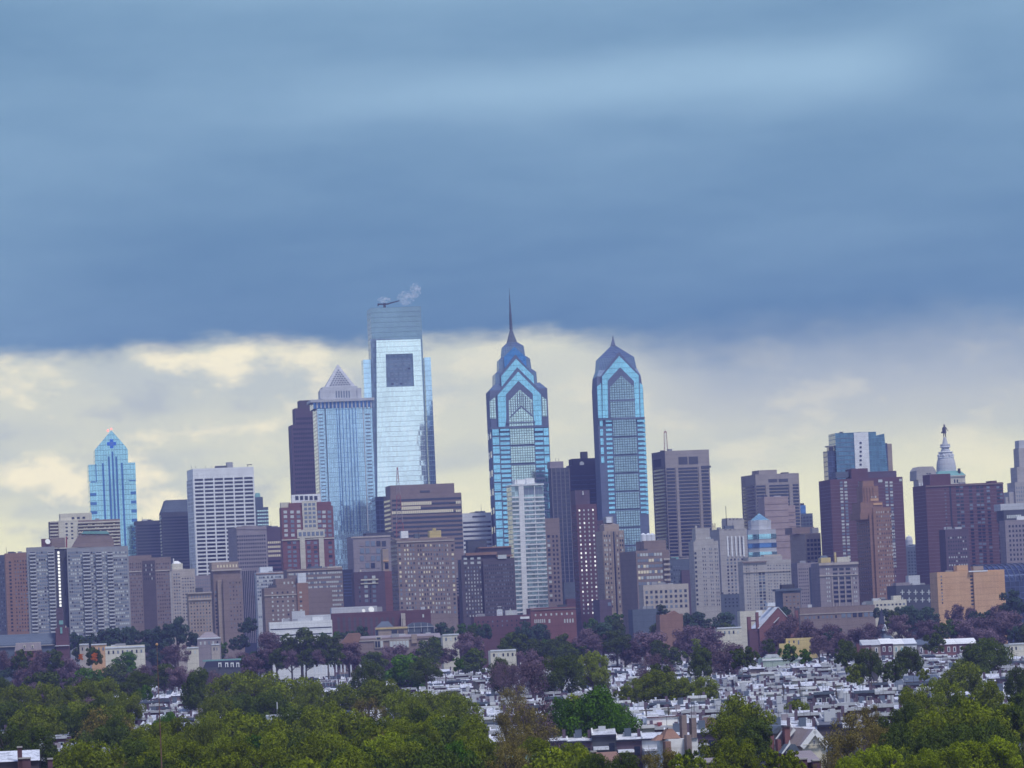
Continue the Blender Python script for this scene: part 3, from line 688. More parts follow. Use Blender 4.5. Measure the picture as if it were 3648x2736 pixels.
# side strips
b.poly('window_strip', [(108, 1372), (102, 1118), (188, 1050), (196, 1372)], 'gl_pale', -.25, .15); b.poly('window_strip', [(872, 1340), (866, 1040), (938, 1092), (948, 1340)], 'gl_pale', -.25, .15)
b.box('granite_band', 108, 1485, 966, 1515, 'granite', -2.6, .1); b.box('granite_band', 340, 1425, 770, 1442, 'granite', -2.6, .1)
shaft_cells(b, Z5, 1040, 68.2, [(94, 146, .0, .28, 'gl_cyan'), (94, 146, .38, .56, 'gl_cyan')] if False else [(110, 158, .70, 1.52, 'gl_cyan'), (167, 238, .72, 1.02, 'gl_cyan'), (167, 238, 1.22, 1.52, 'gl_cyan')],
            [(424, 486, .72, 1.0, 'gl_cyan'), (424, 486, 1.26, 1.52, 'gl_cyan'), (489, 526, .70, 1.52, 'gl_cyan')], 2010)
old = b.zc; b.zc = Z5
for i in range(7):
    y = 1088 + i * 136.4; d = (y - 1040) * .0405
    b.box('curtain_wall', 240 + d, y, 415 + d, y + 120, 'gl_pale', -.5, .2)
b.zc = old
# left face and a gable there too
for i in range(14):
    z = b.z(500, 1500) - 8 - i * 14.6
    if z > 5: b.piece('window_band', b.dep * .3, 5, 'gl_stripe', b.dep * .05, z, .25, True); b.piece('window_band', b.dep * .3, 5, 'gl_stripe', b.dep * .65, z, .25, True)

L2 = (2080, 1180, .22907)
b = B('gabled_skyscraper', 'shorter skyscraper with one big glass gable and pointed granite roof', 'skyscraper', L2, 134, 922, 905, 3460, rot=4, mat='granite', xfl=200, dep=44, main='shaft')
b.frus('tier', (198, 916, 905), (206, 884, 690), 'granite'); b.frus('roof', (206, 884, 690), (238, 838, 590), 'gl_lat')
b.frus('tier', (240, 835, 610), (252, 792, 402), 'gl_lat'); b.frus('roof', (252, 790, 402), (484, 502, 176), 'gl_lat')
b.frus('cap', (455, 528, 196), (478, 508, 108), 'granite'); b.frus('spire', (480, 506, 110), (488, 496, 40), 'slate')
xx, zz = b.xz(340, 440); m = MB(); m.lathe([(.2, 0), (1.5, .1), (1.5, .6)], 10, 0, 0, 'iron'); o = m.build('vent', b.root, (xx, b.dep * .2, zz)); o.rotation_euler = (R(60), 0, 0)
b.poly('gable_frame', [(285, 1350), (270, 690), (535, 330), (555, 330), (862, 668), (880, 1350)], 'granite', -.8, 14)
b.poly('gable', [(290, 1350), (284, 704), (548, 386), (850, 690), (868, 1350)], 'gl_cyan', -1.2, -.6)
b.poly('arch_frame', [(378, 1350), (368, 772), (560, 562), (775, 775), (800, 1350)], 'granite', -1.6, -1.1)
b.poly('arch_window', [(412, 1350), (402, 872), (578, 690), (770, 860), (790, 1350)], 'gl_greyp', -1.8, -1.5)
b.box('granite_band', 408, 1062, 790, 1088, 'granite', -2.0, -1.4)
b.poly('window_strip', [(222, 1350), (204, 862), (268, 806), (284, 1350)], 'gl_cyan', -.3, .2); b.poly('window_strip', [(862, 1350), (852, 790), (914, 838), (938, 1350)], 'gl_cyan', -.3, .2)
b.box('granite_band', 220, 1348, 945, 1374, 'granite', -2.1, .1)
b.poly('corner_strip', [(135, 905), (150, 900), (222, 1400), (210, 1400)], 'granite', -.1, .3) if False else None
shaft_cells(b, Z5, 1022, 33.8, [(948, 992, .12, .62, 'gl_cyan')], [(1182, 1222, .12, .62, 'gl_cyan'), (1223, 1240, .05, .75, 'gl_cyan')], 1700)
shaft_cells(b, Z5, 1022, 67.6, [(904, 926, .1, .82, 'gl_cyan')], [], 1340)
old = b.zc; b.zc = Z5
for i in range(8):
    y = 1026 + i * 134; d = (y - 1022) * .0405
    b.box('curtain_wall', 1000 + d, y, 1172 + d, y + 120, 'gl_greyp', -.5, .2)
b.zc = old
# setback wing on the right from half way down
b.box('wing', 890, 2250, 990, None, 'granite', 3, 40)

# ================================================================ between and behind the spired towers
b = B('brick_tower', 'slim brown brick tower between the glass condominium and a dark grid tower', 'building', Z6, 742, 868, 655, 3050, mat='brown')
b.win(765, 780, 800, 1320, 1, 15, .6, .55, 'dpm'); b.win(805, 780, 862, 1320, 2, 15, .5, .5, 'd')
b = B('grid_tower', 'dark grid tower just right of the taller spired tower', 'skyscraper', Z6, 796, 946, 258, 3400, mat='dkgrey', xfl=803)
b.box('penthouse', 800, 206, 906, 258, 'mauve', 4, 20); b.win(815, 285, 945, 1290, 4, 32, .78, .72, 'd'); b.piers(803, 262, 946, 1300, 4, .09, 'mauve', .4)
for xx in (848, 872): b.box('antenna', xx, 180, xx + 2, 206, 'iron', 6, 6.4)
b = B('black_tower', 'black slab tower with a rooftop box between the two spired towers', 'skyscraper', Z6, 940, 1156, 245, 3530, mat='navy', xfl=946)
b.box('upper_shaft', 974, 182, 1156, 246, 'navy', 3, 22); b.box('roof_unit', 1052, 128, 1100, 182, 'dkgrey', 6, 14); b.bands(960, 300, 1150, 1200, 26, .3, 'gl_dark', left=False)
m = MB(); x0, z0 = b.xz(1048, 226); m.lathe([(.2, 0), (1.4, .4), (1.8, .9)], 14, 0, 0, 'dish'); o = m.build('satellite_dish', b.root, (x0, 2.5, z0)); o.rotation_euler = (R(80), 0, 0)
b = B('slim_brick_tower', 'slim maroon brick tower with four columns of bright white windows', 'skyscraper', Z6, 972, 1162, 545, 2900, mat='maroon', xfl=1000, rot=10)
b.box('upper_shaft', 998, 432, 1112, 548, 'plum', 3, 20); b.win(1008, 575, 1150, 1420, 4, 25, .3, .42, 'pbpp'); b.side(580, 1420, 3, 25, .3, .4, 'd')
m = MB(); m.tube((b.x(1060, 470), 2, b.z(1060, 470)), (b.x(1060, 470), 2, b.z(1060, 440)), .4, .2, 6, 'white'); m.build('roof_lamp', b.root)
b = B('deco_tower', 'tan stone tower with chamfered top right of the maroon brick tower', 'building', Z6, 1206, 1376, 752, 2850, mat='tan', rot=9)
b.box('upper_shaft', 1226, 704, 1342, 756, 'tan', 2, 18); b.frus('roof', (1228, 1340, 705), (1252, 1300, 690), 'tan'); b.box('penthouse', 1245, 640, 1305, 690, 'grey', 6, 14); b.box('water_tank', 1250, 645, 1290, 690, 'silver', 5, 9)
b.box('dark_bay', 1290, 760, 1302, None, 'wd', -.15, .2)
for xx in (1222, 1238, 1262, 1322, 1346, 1362): b.win(xx - 6, 775, xx + 8, 1370, 1, 16, .6, .45, 'ddp')
for xx in (1212, 1250, 1278, 1310, 1336, 1370): b.poly('pier', [(xx, 756), (xx + 4, 756), (xx + 30, 1380), (xx + 26, 1380)], 'tan', -.5, .2)
b = B('brick_block', 'plum brick block tucked behind the left side of the tan stone tower', 'building', Z6, 1150, 1262, 672, 2920, mat='plum', rot=8)
b.win(1160, 690, 1225, 1300, 3, 18, .4, .4, 'd')
b = B('window_wall_block', 'brown brick block with wide pale window rows and two rooftop water tanks', 'building', Z7, 0, 298, 965, 2780, rot=13, mat='brown', xfl=52, dep=40)
b.box('penthouse', 128, 880, 292, 966, 'brown', 6, 26)
for xx in (145, 182, 212):
    m = MB(); x0, z0 = b.xz(xx, 890); m.lathe([(1.8, 0), (1.8, 4.6), (.2, 5.6)], 14, x0, 12, 'silver'); m.build('water_tank', b.root, (0, 0, z0))
b.win(60, 965, 246, 1220, 9, 6, .8, .5, 'pmlm'); b.balconies(252, 990, 298, 1220, 6, 'beige')
b = B('low_beige_block', 'low beige block with a grid of dark square windows below the brown brick block', 'building', Z7, 94, 440, 1218, 2560, mat='beige', rot=8, xfl=106)
b.win(112, 1240, 436, 1390, 9, 4, .5, .55, 'ddm')
def beige_tower(label, zc, xl, xfl, xr, yt, D, ytop, ybot, n, p1, p2, louv):
    b = B('concrete_tower', label, 'skyscraper', zc, xl, xr, yt, D, rot=14, mat='concrete', xfl=xfl, dep=38)
    xa, xb, za, zb = b.rect(xfl, ytop, xr, ybot); ch = (zb - za) / n
    for (u0, u1) in p1:
        for r in range(n):
            b.piece('window_band', (xb - xa) * (u1 - u0), ch * .74, 'wd', xa + (xb - xa) * u0, zb - (r + .95) * ch, .12)
        x0 = xa + (xb - xa) * u0
        for r in range(n):
            b.box if False else None
            m = b.st.setdefault('railing', MB()); m.box(x0, x0 + (xb - xa) * (u1 - u0), -.5, .05, zb - (r + 1) * ch, zb - (r + 1) * ch + .5, 'concrete')
    for (u0, u1) in p2:
        m = MB(); m.box(b.W * u0, b.W * u1, -.7, .2, za, zb, 'concrete'); m.build('pier', b.root)
    for r in range(n): b.piece('window_band', b.dep * .8, ch * .5, 'wd', b.dep * .1, zb - (r + .8) * ch, .15, True)
    for q in louv: b.box('louvre', *q, 'dkgrey', -.15, .2)
    return b
b = beige_tower('big beige concrete tower with a lattice mast right of the gabled skyscraper', Z7, 172, 266, 592, 224, 3490, 338, 1000, 26, ((.03, .22), (.28, .74), (.80, .99)), ((.22, .28), (.74, .80)), ((366, 264, 432, 320), (442, 262, 510, 318)))
b.box('louvre', 535, 330, 604, 345, 'dkgrey', -.9, .2); b.piece('louvre', b.dep * .6, 6, 'dkgrey', b.dep * .3, b.z(300, 330), .2, True)
t = thing('rooftop_mast', 'short lattice mast on the roof of the big beige concrete tower', 'mast', (P(2373, 1611, 3502).x, 3502, b.H))
zt = P(2370, 1529, 3502).z - b.H
for sx, sy in ((-1, -1), (1, -1), (1, 1), (-1, 1)):
    m = MB(); m.tube((sx * 1.3, sy * 1.3, 0), (sx * .9, sy * .9, zt * .86), .22, .2, 5, 'redpaint'); m.build('leg', t)
m = MB()
for i in range(8):
    a = 1.3 - .05 * i; z0, z1_ = zt * .86 * i / 8, zt * .86 * (i + 1) / 8
    for s_ in (-1, 1): m.tube((-a, s_ * a, z0), (a, s_ * a, z1_), .1, .1, 4, 'white'); m.tube((a, s_ * a, z0), (-a, s_ * a, z1_), .1, .1, 4, 'white')
m.build('bracing', t); m = MB(); m.box(-1.1, 1.1, -1.1, 1.1, zt * .86, zt * .9, 'redpaint'); m.tube((0, 0, zt * .9), (0, 0, zt), .2, .1, 5, 'redpaint'); m.build('beacon', t)
b = B('stepped_stone_tower', 'slim pale stone tower with a stepped top in front of the big beige tower', 'building', Z7, 466, 660, 898, 2750, rot=9, mat='stone', xfl=478)
b.box('setback', 492, 872, 628, 900, 'stone', 1, 16); b.box('upper_shaft', 500, 790, 602, 876, 'stone', 2, 15); b.box('chimney', 494, 772, 508, 880, 'stone', 1.5, 3)
b.win(570, 850, 612, 885, 3, 1, .5, .6, 'p', off=2); b.win(482, 960, 500, 1370, 1, 12, .8, .5, 'd')
for xx in (540, 556, 592, 606, 632, 646): b.win(xx, 930, xx + 9, 1370, 1, 15, .6, .45, 'dm')
b = B('crenellated_tower', 'grey stone tower with battlements and tall white window piers', 'building', Z7, 636, 872, 806, 3050, rot=11, mat='stone', xfl=668, dep=32)
b.box('crown', 746, 726, 872, 806, 'stone', 8, 24)
for i in range(5): b.box('battlement', 748 + i * 26, 714, 762 + i * 26, 728, 'stone', 8, 24)
for i in range(6): b.box('battlement', 670 + i * 34, 796, 688 + i * 34, 808, 'stone', 0, 8)
for xx in (722, 752, 782, 810, 838): b.box('pier', xx, 850, xx + 12, 1000, 'white', -.5, .2)
b.win(722, 858, 850, 990, 5, 6, .5, .8, 'd'); b.win(716, 1010, 850, 1290, 5, 11, .45, .55, 'dm'); b.box('antenna', 738, 625, 741, 800, 'iron', 9, 9.4); b.box('water_tank', 724, 772, 790, 806, 'slate', 5, 9)
t = thing('roof_derrick', 'small rusty lattice derrick on the roofline left of the crenellated tower', 'mast', (P(2545, 1900, 3200).x, 3200, 0))
zb, zt = P(2545, 1905, 3200).z, P(2545, 1864, 3200).z
for sx in (-1, 1): m = MB(); m.tube((sx * 1.4, 0, 0), (sx * .7, 0, zt), .3, .25, 5, 'rust'); m.build('leg', t)
m = MB()
for i in range(12):
    f0, f1 = zt * i / 12, zt * (i + 1) / 12; m.tube((-1.4 + .06 * i, 0, f0), (1.4 - .06 * i, 0, f1), .12, .12, 4, 'rust'); m.tube((1.4 - .06 * i, 0, f0), (-1.4 + .06 * i, 0, f1), .12, .12, 4, 'rust')
m.build('bracing', t)
b = beige_tower('second beige concrete tower with a rooftop block behind the pink banded block', Z7, 858, 934, 1256, 398, 3450, 466, 1000, 22, ((.02, .22), (.30, .76), (.84, .99)), ((.22, .30), (.76, .84)), ((1030, 428, 1096, 452), (1106, 426, 1176, 450)))
b.box('penthouse', 982, 358, 1116, 400, 'concrete', 8, 26); b.box('roof_unit', 1166, 374, 1210, 392, 'iron', 10, 16)
b = B('banded_block', 'plain pink-brown block with thin dark bands before the second beige tower', 'building', Z7, 1000, 1176, 566, 3350, mat='pink', rot=8)
b.box('wing', 1176, 622, 1230, None, 'pink', 1, 22); b.bands(1004, 590, 1174, 960, 8, .1, 'brown', left=False); b.bands(1178, 650, 1228, 960, 6, .1, 'brown', left=False)
# drum building with glass pyramid
b = B('octagonal_tower', 'eight-sided office tower with blue glass bands under a small glass pyramid', 'building', Z7, 880, 1098, 800, 3100, mat='lightgrey', body=False, dep=40)
r = b.W / 2; zb_ = b.z(990, 800)
def ring(part, z0, z1, rr, mt, n=8):
    m = MB(); m.lathe([(rr * 1.06, z0), (rr * 1.06, z1)], n, r, r, mt, R(22.5 + 8)); m.build(part, b.root)
ring('wall', 0, zb_, r, 'lightgrey')
for i in range(8):
    z = zb_ - 3.2 - i * 6.1; ring('window_band', z - 3.2, z, r + .25, 'gl_stripe' if i % 2 else 'gl_blue')
ring('upper_wall', zb_, b.z(990, 730), r * .72, 'lightgrey'); m = MB(); zz0, zz1 = b.z(985, 732), b.z(982, 678); m.lathe([(r * .78, zz0), (.1, zz1)], 4, r, r, 'gl_blue', R(45)); m.build('pyramid_roof', b.root)
b = B('stepped_glass_block', 'dark blue glass block with a stepped roof garden behind the pink banded block', 'building', Z7, 1225, 1358, 692, 3520, mat='slate')
b.box('upper_shaft', 1232, 622, 1310, 692, 'gl_stripe', 2, 20); b.win(1236, 700, 1355, 800, 5, 4, .72, .6, 'd'); b.box('roof_planting', 1268, 606, 1302, 622, 'iron', 4, 12)
b = B('tan_grid_block', 'tan block with a grid of dark square windows beside the tall maroon slab', 'building', Z7, 1240, 1416, 828, 3200, mat='tan', xfl=1302, rot=15, dep=34)
b.win(1310, 865, 1416, 1060, 4, 6, .72, .62, 'd'); b.box('penthouse', 1245, 780, 1410, 828, 'brown', 12, 28); b.box('roof_unit', 1372, 786, 1418, 826, 'grey', 5, 10)
b = B('stone_hotel', 'wide pale stone apartment hotel with a central light court of windows', 'building', Z7, 828, 1196, 1040, 2700, mat='stone', xfl=842, rot=8)
b.box('upper_floors', 890, 1000, 1140, 1040, 'stone', 3, 20); b.box('cornice', 838, 1036, 1016, 1046, 'brown', -.8, .3); b.box('cornice', 845, 1108, 1196, 1114, 'beige', -.5, .3); b.box('penthouse', 1010, 985, 1138, 1002, 'beige', 5, 16)
b.win(955, 1115, 1008, 1395, 2, 12, .72, .7, 'dm')
for xx in (862, 880, 918, 936, 1022, 1040, 1066, 1086, 1110, 1136, 1160, 1178): b.win(xx, 1055, xx + 12, 1395, 1, 15, .5, .42, 'dm')
b = B('dark_block', 'small dark block with a flat cornice below the stone apartment hotel', 'building', Z7, 1078, 1270, 1250, 2480, mat='slate', rot=11, xfl=1135)
b.box('brick_panel', 1136, 1270, 1264, None, 'brown', -.3, .3); b.win(1150, 1285, 1260, 1390, 4, 4, .35, .4, 'dm', off=-.3); b.box('roof_unit', 1140, 1206, 1230, 1240, 'iron', 3, 8); b.box('cornice', 1080, 1238, 1272, 1254, 'slate', -1, 6)
b = B('dull_grey_block', 'dull grey block with a deep slot between the stone hotel and cream-crowned block', 'building', Z7, 1216, 1440, 1056, 2830, mat='mauve', rot=11, xfl=1244, dep=36)  # block with a dull mauve-grey wall of its own
b.box('slot', 1330, 1080, 1352, None, 'wd', -.2, .3); b.win(1250, 1080, 1325, 1360, 5, 11, .4, .4, 'd'); b.win(1360, 1080, 1436, 1360, 4, 11, .4, .4, 'dd')
b = B('cream_crowned_block', 'grey block crowned by cream roof pavilions left of the orange brick tower', 'building', Z8, -20, 266, 1158, 2740, mat='mauve', rot=8)
b.box('cornice', -24, 1150, 268, 1166, 'beige', -.9, 1); b.box('penthouse', 0, 1112, 72, 1150, 'yellow', 3, 12); b.box('penthouse', 118, 1106, 212, 1150, 'cream', 3, 12); b.box('chimney', 100, 1072, 112, 1150, 'yellow', 3, 5); b.frus('dome', (14, 76, 1112), (30, 60, 1094), 'slate')
b.win(24, 1180, 56, 1450, 2, 8, .45, .45, 'p'); b.win(226, 1180, 254, 1450, 2, 8, .45, .45, 'ppd'); b.win(72, 1180, 215, 1450, 3, 8, .7, .55, 'd'); b.box('belt_course', -20, 1238, 266, 1246, 'beige', -.5, .2)
for xx in (70, 116, 164, 212): b.box('pier', xx, 1250, xx + 5, None, 'beige', -.5, .2)

# ================================================================ right group
b = B('glass_hotel', 'blue-green glass tower with a white window spine above the maroon slab', 'skyscraper', Z8, 98, 400, 196, 3560, mat='gl_teal', rot=8, dep=26)
b.box('white_spine', 234, 188, 340, None, 'white', -.8, 1)
for i in range(6): b.box('window', 276, 258 + i * 33 - (i * 1), 292, 273 + i * 33 - i, 'wd', -1.0, -.7)
b.poly('glass_wing', [(400, 440), (400, 212), (462, 196), (490, 470), (470, 900), (400, 900)], 'gl_teal', 1, 22); b.box('side_wing', 46, 322, 98, None, 'gl_dark', 3, 20); b.box('canopy', 48, 284, 98, 292, 'grey', 2, 14); b.box('side_glazing', 58, 290, 92, 322, 'wd', 4, 12)
b.box('tan_wing', 486, 270, 522, None, 'tan', 3, 24); b.box('dark_wing', 458, 266, 486, None, 'gl_dark', 2, 22); b.bands(104, 215, 232, 470, 8, .2, 'gl_notch', left=False)
b = B('maroon_slab', 'tall maroon brick slab with paired white window columns', 'skyscraper', Z8, -28, 596, 535, 3150, mat='maroon', rot=9, xfl=60, dep=36)
b.box('penthouse', 226, 452, 348, 535, 'maroon', 4, 22); b.box('penthouse', 348, 472, 565, 538, 'plum', 6, 24); b.box('roof_unit', 120, 476, 215, 520, 'slate', 8, 20)
b.bands(64, 560, 594, 1250, 27, .07, 'mauve', p=.12, part='floor_line')
for xx in (140, 172, 276, 308, 474, 508): b.win(xx - 12, 545, xx + 16, 1190, 1, 27, .75, .62, 'pm')
b.box('window', 415, 536, 446, 556, 'wp', -.2, .1); b.box('window', 570, 530, 590, 548, 'wp', -.2, .1)
b = B('orange_brick_tower', 'stepped orange brick tower rising in front of the maroon slab', 'skyscraper', Z8, 270, 512, 800, 2850, mat='rust', rot=10, xfl=350, dep=34)
b.box('upper_shaft', 296, 700, 460, 800, 'rust', 4, 26); b.box('upper_shaft', 318, 580, 436, 700, 'rust', 7, 22); b.box('upper_shaft', 326, 540, 408, 580, 'rust', 9, 19); b.box('setback', 288, 780, 350, 830, 'rust', 2, 28)
b.box('front_wing', 372, 742, 505, None, 'rust', -1.5, .1); b.box('cornice', 370, 674, 428, 690, 'orange', 3.5, 5); b.box('cornice', 390, 708, 455, 722, 'orange', 3.5, 5)
b.win(375, 655, 425, 668, 3, 1, .6, 1, 'p', off=7); b.win(392, 760, 525, 1395, 8, 20, .32, .42, 'ddmp', off=-1.5); b.side(840, 1390, 6, 18, .35, .45, 'd')
for xx in (330, 352, 374, 396): b.box('pier', xx, 590, xx + 6, 700, 'rust', 6.4, 7.2)
b = B('arched_roof_tower', 'pale stone tower with a rounded crown just left of the domed tower', 'skyscraper', Z8, 690, 868, 540, 3520, mat='stone', rot=9, xfl=712)
b.poly('crown', [(704, 540), (704, 470), (726, 440), (826, 438), (848, 470), (848, 540)], 'stone', 2, 24); b.win(772, 480, 812, 522, 2, 2, .7, .3, 'd', off=2)
for xx in (718, 738, 758): b.poly('pier', [(xx, 560), (xx + 8, 560), (xx + 28, 1010), (xx + 20, 1010)], 'white', -.5, .2)
# domed tower and statue
b = B('domed_tower', 'pale grey domed clock tower topped by a dark statue', 'tower', Z8, 862, 1060, 560, 3700, mat='cream', rot=8, body=False, dep=30)
dx = b.x(951, 470); dc = b.dep / 2
m = MB(); m.box(b.x(850, 512), b.x(1058, 512), 0, b.dep, 0, b.z(960, 512), 'cream'); m.build('wall', b.root)
m = MB(); xa, xb = b.x(846, 512), b.x(1062, 512); m.box(xa, xb, -.8, b.dep + .8, b.z(960, 514), b.z(960, 506), 'cream'); m.build('cornice', b.root)
m = MB(); m.frus(xa, xb, -.6, b.dep + .6, b.z(960, 506), b.x(872, 470), b.x(1028, 470), 4, b.dep - 4, b.z(960, 470), 'copper'); m.build('roof', b.root)
S = (3320, 1490, .13865)
k = b.D / F * S[2]; zz = lambda y: P(3382, S[1] + y * S[2], b.D + dc).z
prof = [(258, 1365), (254, 1250), (240, 1150), (222, 1070), (203, 1020), (200, 960), (178, 900), (172, 880), (135, 850), (108, 820), (104, 815), (98, 760), (126, 745), (128, 665), (120, 660), (74, 655), (60, 590), (44, 530), (34, 485)]
m = MB(); m.lathe([(w * k, zz(y)) for w, y in prof], 20, dx, dc, 'lightgrey'); m.build('dome', b.root, None, False)
for w, y in ((206, 1025), (182, 885), (112, 825), (130, 748)):
    m = MB(); m.lathe([(w * k, zz(y)), (w * k + .4, zz(y) + .5), (w * k, zz(y) + .9)], 20, dx, dc, 'silver'); m.build('dome_ledge', b.root)
for i in range(8):
    a = 2 * math.pi * i / 8 + .3; m = MB(); m.lathe([(.1, 0), (1.0, .2), (1.0, 1.8), (.1, 2.4)], 8, dx + math.cos(a) * 190 * k, dc + math.sin(a) * 190 * k, 'silver'); m.build('dome_window', b.root, (0, 0, zz(985)))
for xx in (975, 995): b.box('window', xx, 534, xx + 10, 560, 'wd', -.2, .1)
m = MB(); m.box(b.x(1012, 470), b.x(1026, 470), 1, 4, b.z(960, 500), b.z(960, 455), 'iron'); m.build('corner_statue', b.root)
# statue figure grown as one skin
st = bpy.data.meshes.new('statue')
pv = [(0, 0, 5.6), (0, 0, 7.6), (0, 0, 9.2), (0, 0, 9.9), (0, 0, 10.8), (0, 0, 11.2), (-.55, 0, 5.0), (-.6, 0, 2.6), (-.65, 0, .2), (-.6, -.7, .1), (.55, 0, 5.0), (.6, .1, 2.6), (.9, .1, .2), (.9, -.6, .1), (1.1, 0, 9.0), (1.7, -.1, 7.6), (2.2, -.4, 6.2), (3.0, -.6, 6.0), (-1.1, 0, 9.0), (-1.5, 0, 7.4), (-1.4, -.2, 5.6), (-1.6, -.3, 4.6)]
pe = [(0, 1), (1, 2), (2, 3), (3, 4), (4, 5), (0, 6), (6, 7), (7, 8), (8, 9), (0, 10), (10, 11), (11, 12), (12, 13), (2, 14), (14, 15), (15, 16), (16, 17), (2, 18), (18, 19), (19, 20), (20, 21)]
pr = [1.25, 1.1, 1.05, .42, .62, .5, .85, .5, .42, .35, .85, .5, .42, .35, .55, .45, .36, .3, .55, .46, .5, .7]
st.from_pydata([tuple(c * 1.0 for c in v) for v in pv], pe, []); st.materials.append(MATS['bronze'])
so = obj('statue', st, None, (b.root.matrix_basis @ Vector((dx, dc, zz(486)))) if False else (b.X0 + dx * b.c - dc * b.s, b.D + dx * b.s + dc * b.c, zz(490)), (0, 0, R(8)), (1.12, 1.12, .92))
sk = so.modifiers.new('skin', 'SKIN')
for i, r_ in enumerate(pr): st.skin_vertices[0].data[i].radius = (r_, r_ * .8)
st.skin_vertices[0].data[0].use_root = True
so.modifiers.new('sub', 'SUBSURF').levels = 1; so.modifiers['sub'].render_levels = 1
tag(so, 'dark bronze statue of a man in a hat and long coat atop the dome', 'statue')
m = MB(); m.lathe([(1.15, 10.95), (1.15, 11.1), (.62, 11.15), (.55, 11.75)], 14, 0, 0, 'bronze'); m.build('hat', so)
m = MB(); m.lathe([(1.45, 4.0), (1.3, 5.6), (1.15, 7.4)], 14, 0, 0, 'bronze'); m.box(-2.5, -1.3, -.5, .5, 3.9, 5.2, 'bronze'); m.build('coat', so)
b = B('maroon_apartments', 'broad maroon apartment slab with dark balconies in front of the domed tower', 'skyscraper', Z8, 750, 1338, 576, 3050, mat='maroon', rot=9, xfl=765, dep=36)
b.box('penthouse', 812, 492, 965, 578, 'maroon', 6, 26); b.box('penthouse', 1262, 542, 1306, 568, 'maroon', 5, 14); b.box('cornice', 765, 572, 1340, 580, 'brown', -.6, .3)
b.bands(768, 598, 1336, 1260, 26, .07, 'mauve', p=.12, part='floor_line')
b.box('dark_recess', 940, 582, 952, None, 'navy', -.2, .3)
for xx in (1000, 1030, 1096, 1150, 1180, 1226, 1300, 1320): b.win(xx - 14, 580, xx + 14, 1260, 1, 26, .85, .6, 'dddm')
b.win(900, 600, 918, 1260, 1, 26, .6, .4, 'dm')
b = B('deco_pinnacle', 'grey stepped stone tower cut off by the right edge of the view', 'skyscraper', Z8, 1425, 1640, 560, 3600, mat='stone', rot=8)
b.box('upper_shaft', 1446, 440, 1600, 560, 'stone', 3, 24); b.box('upper_shaft', 1464, 300, 1580, 440, 'stone', 5, 22); b.box('upper_shaft', 1470, 242, 1560, 300, 'lightgrey', 7, 20); b.box('setback', 1386, 626, 1430, None, 'stone', 2, 24); b.box('setback', 1362, 664, 1386, None, 'stone', 3, 22)
b.win(1430, 580, 1600, 1000, 10, 14, .35, .6, 'm')
b = B('stone_block', 'grey stone block with square windows at the right edge behind the arched hall', 'building', Z8, 1340, 1620, 842, 3000, mat='mauve', rot=8, xfl=1352)
b.box('upper_floors', 1348, 756, 1600, 842, 'dkgrey', 3, 22); b.win(1372, 796, 1480, 820, 8, 1, .8, 1, 'p', off=3); b.box('penthouse', 1340, 708, 1600, 758, 'lightgrey', 8, 26); b.box('penthouse', 1442, 806, 1520, 842, 'white', 1, 3)
b.win(1372, 860, 1600, 1140, 9, 8, .5, .5, 'dd')
# arched glass hall: a barrel vault with ribs
b = B('arched_hall', 'dark blue glass barrel-vaulted hall behind the orange block', 'building', Z8, 1120, 1700, 1290, 2900, mat='gl_dark', rot=8, dep=60)
m = MB(); n = 14; zt = b.z(1300, 1160) - b.H; rr = b.dep / 2
vs_ = [(x, rr - rr * math.cos(math.pi * i / n), b.H + zt * math.sin(math.pi * i / n)) for x in (0, b.W) for i in range(n + 1)]
m.add(vs_, [(i, i + n + 1, i + n + 2, i + 1) for i in range(n)] + [tuple(range(n, -1, -1)), tuple(range(n + 1, 2 * n + 2))], 'gl_dark'); m.build('vault', b.root)
for j in range(14):
    x = b.W * (j + .5) / 14; m = MB()
    for i in range(n): 
        q = lambda i: (x, rr - (rr + .3) * math.cos(math.pi * i / n), b.H + (zt + .3) * math.sin(math.pi * i / n))
        m.tube(q(i), q(i + 1), .28, .28, 4, 'slate')
    m.build('rib', b.root)
b = B('cross_window_block', 'dark navy block with two rows of white cross-shaped windows', 'building', Z8, 548, 860, 1325, 2650, mat='dkgrey', rot=8)
k = .4823 * 2650 / F
for r, yy in ((0, 1368), (1, 1425)):
    for i in range(5):
        xx = 594 + i * 49 + r * 2 ; x0, z0 = b.xz(xx, yy); m = MB(); m.box(x0 - 16 * k, x0 + 16 * k, -.25, .1, z0 - 3 * k, z0 + 3 * k, 'wp'); m.box(x0 - 3.5 * k, x0 + 3.5 * k, -.28, .1, z0 - 18 * k, z0 + 18 * k, 'wp'); m.build('cross_window', b.root)
b.box('penthouse', 662, 1242, 746, 1325, 'lightgrey', 8, 16); b.box('roof_unit', 560, 1296, 662, 1325, 'mauve', 5, 14)
b = B('dark_block', 'dark blue-grey block filling the gap right of the maroon slab', 'building', Z8, 618, 768, 1040, 3280, mat='slate', rot=8)
b.win(630, 1060, 760, 1300, 6, 10, .5, .5, 'd'); b.frus('roof', (625, 760, 1040), (660, 740, 1012), 'slate')
m = MB(); x0, z0 = b.xz(668, 1010); m.lathe([(2.7, 0), (2.7, 5), (2.0, 7.2), (.3, 8.2)], 12, x0, 10, 'lightgrey'); m.build('cupola', b.root, (0, 0, z0 - 2))
b = B('dark_brick_block', 'dark brick block with few lit windows before the maroon apartments', 'building', Z8, 880, 1082, 912, 2850, mat='plum', rot=9, xfl=910)
b.box('upper_floors', 925, 902, 1046, 930, 'plum', 3, 18); b.win(925, 950, 1070, 1210, 8, 9, .4, .42, 'ddddp')
b = B('orange_block', 'bright orange-tan apartment block with a central strip of dark windows', 'building', Z8, 850, 1348, 1222, 2520, mat='orange', rot=4, dep=26)
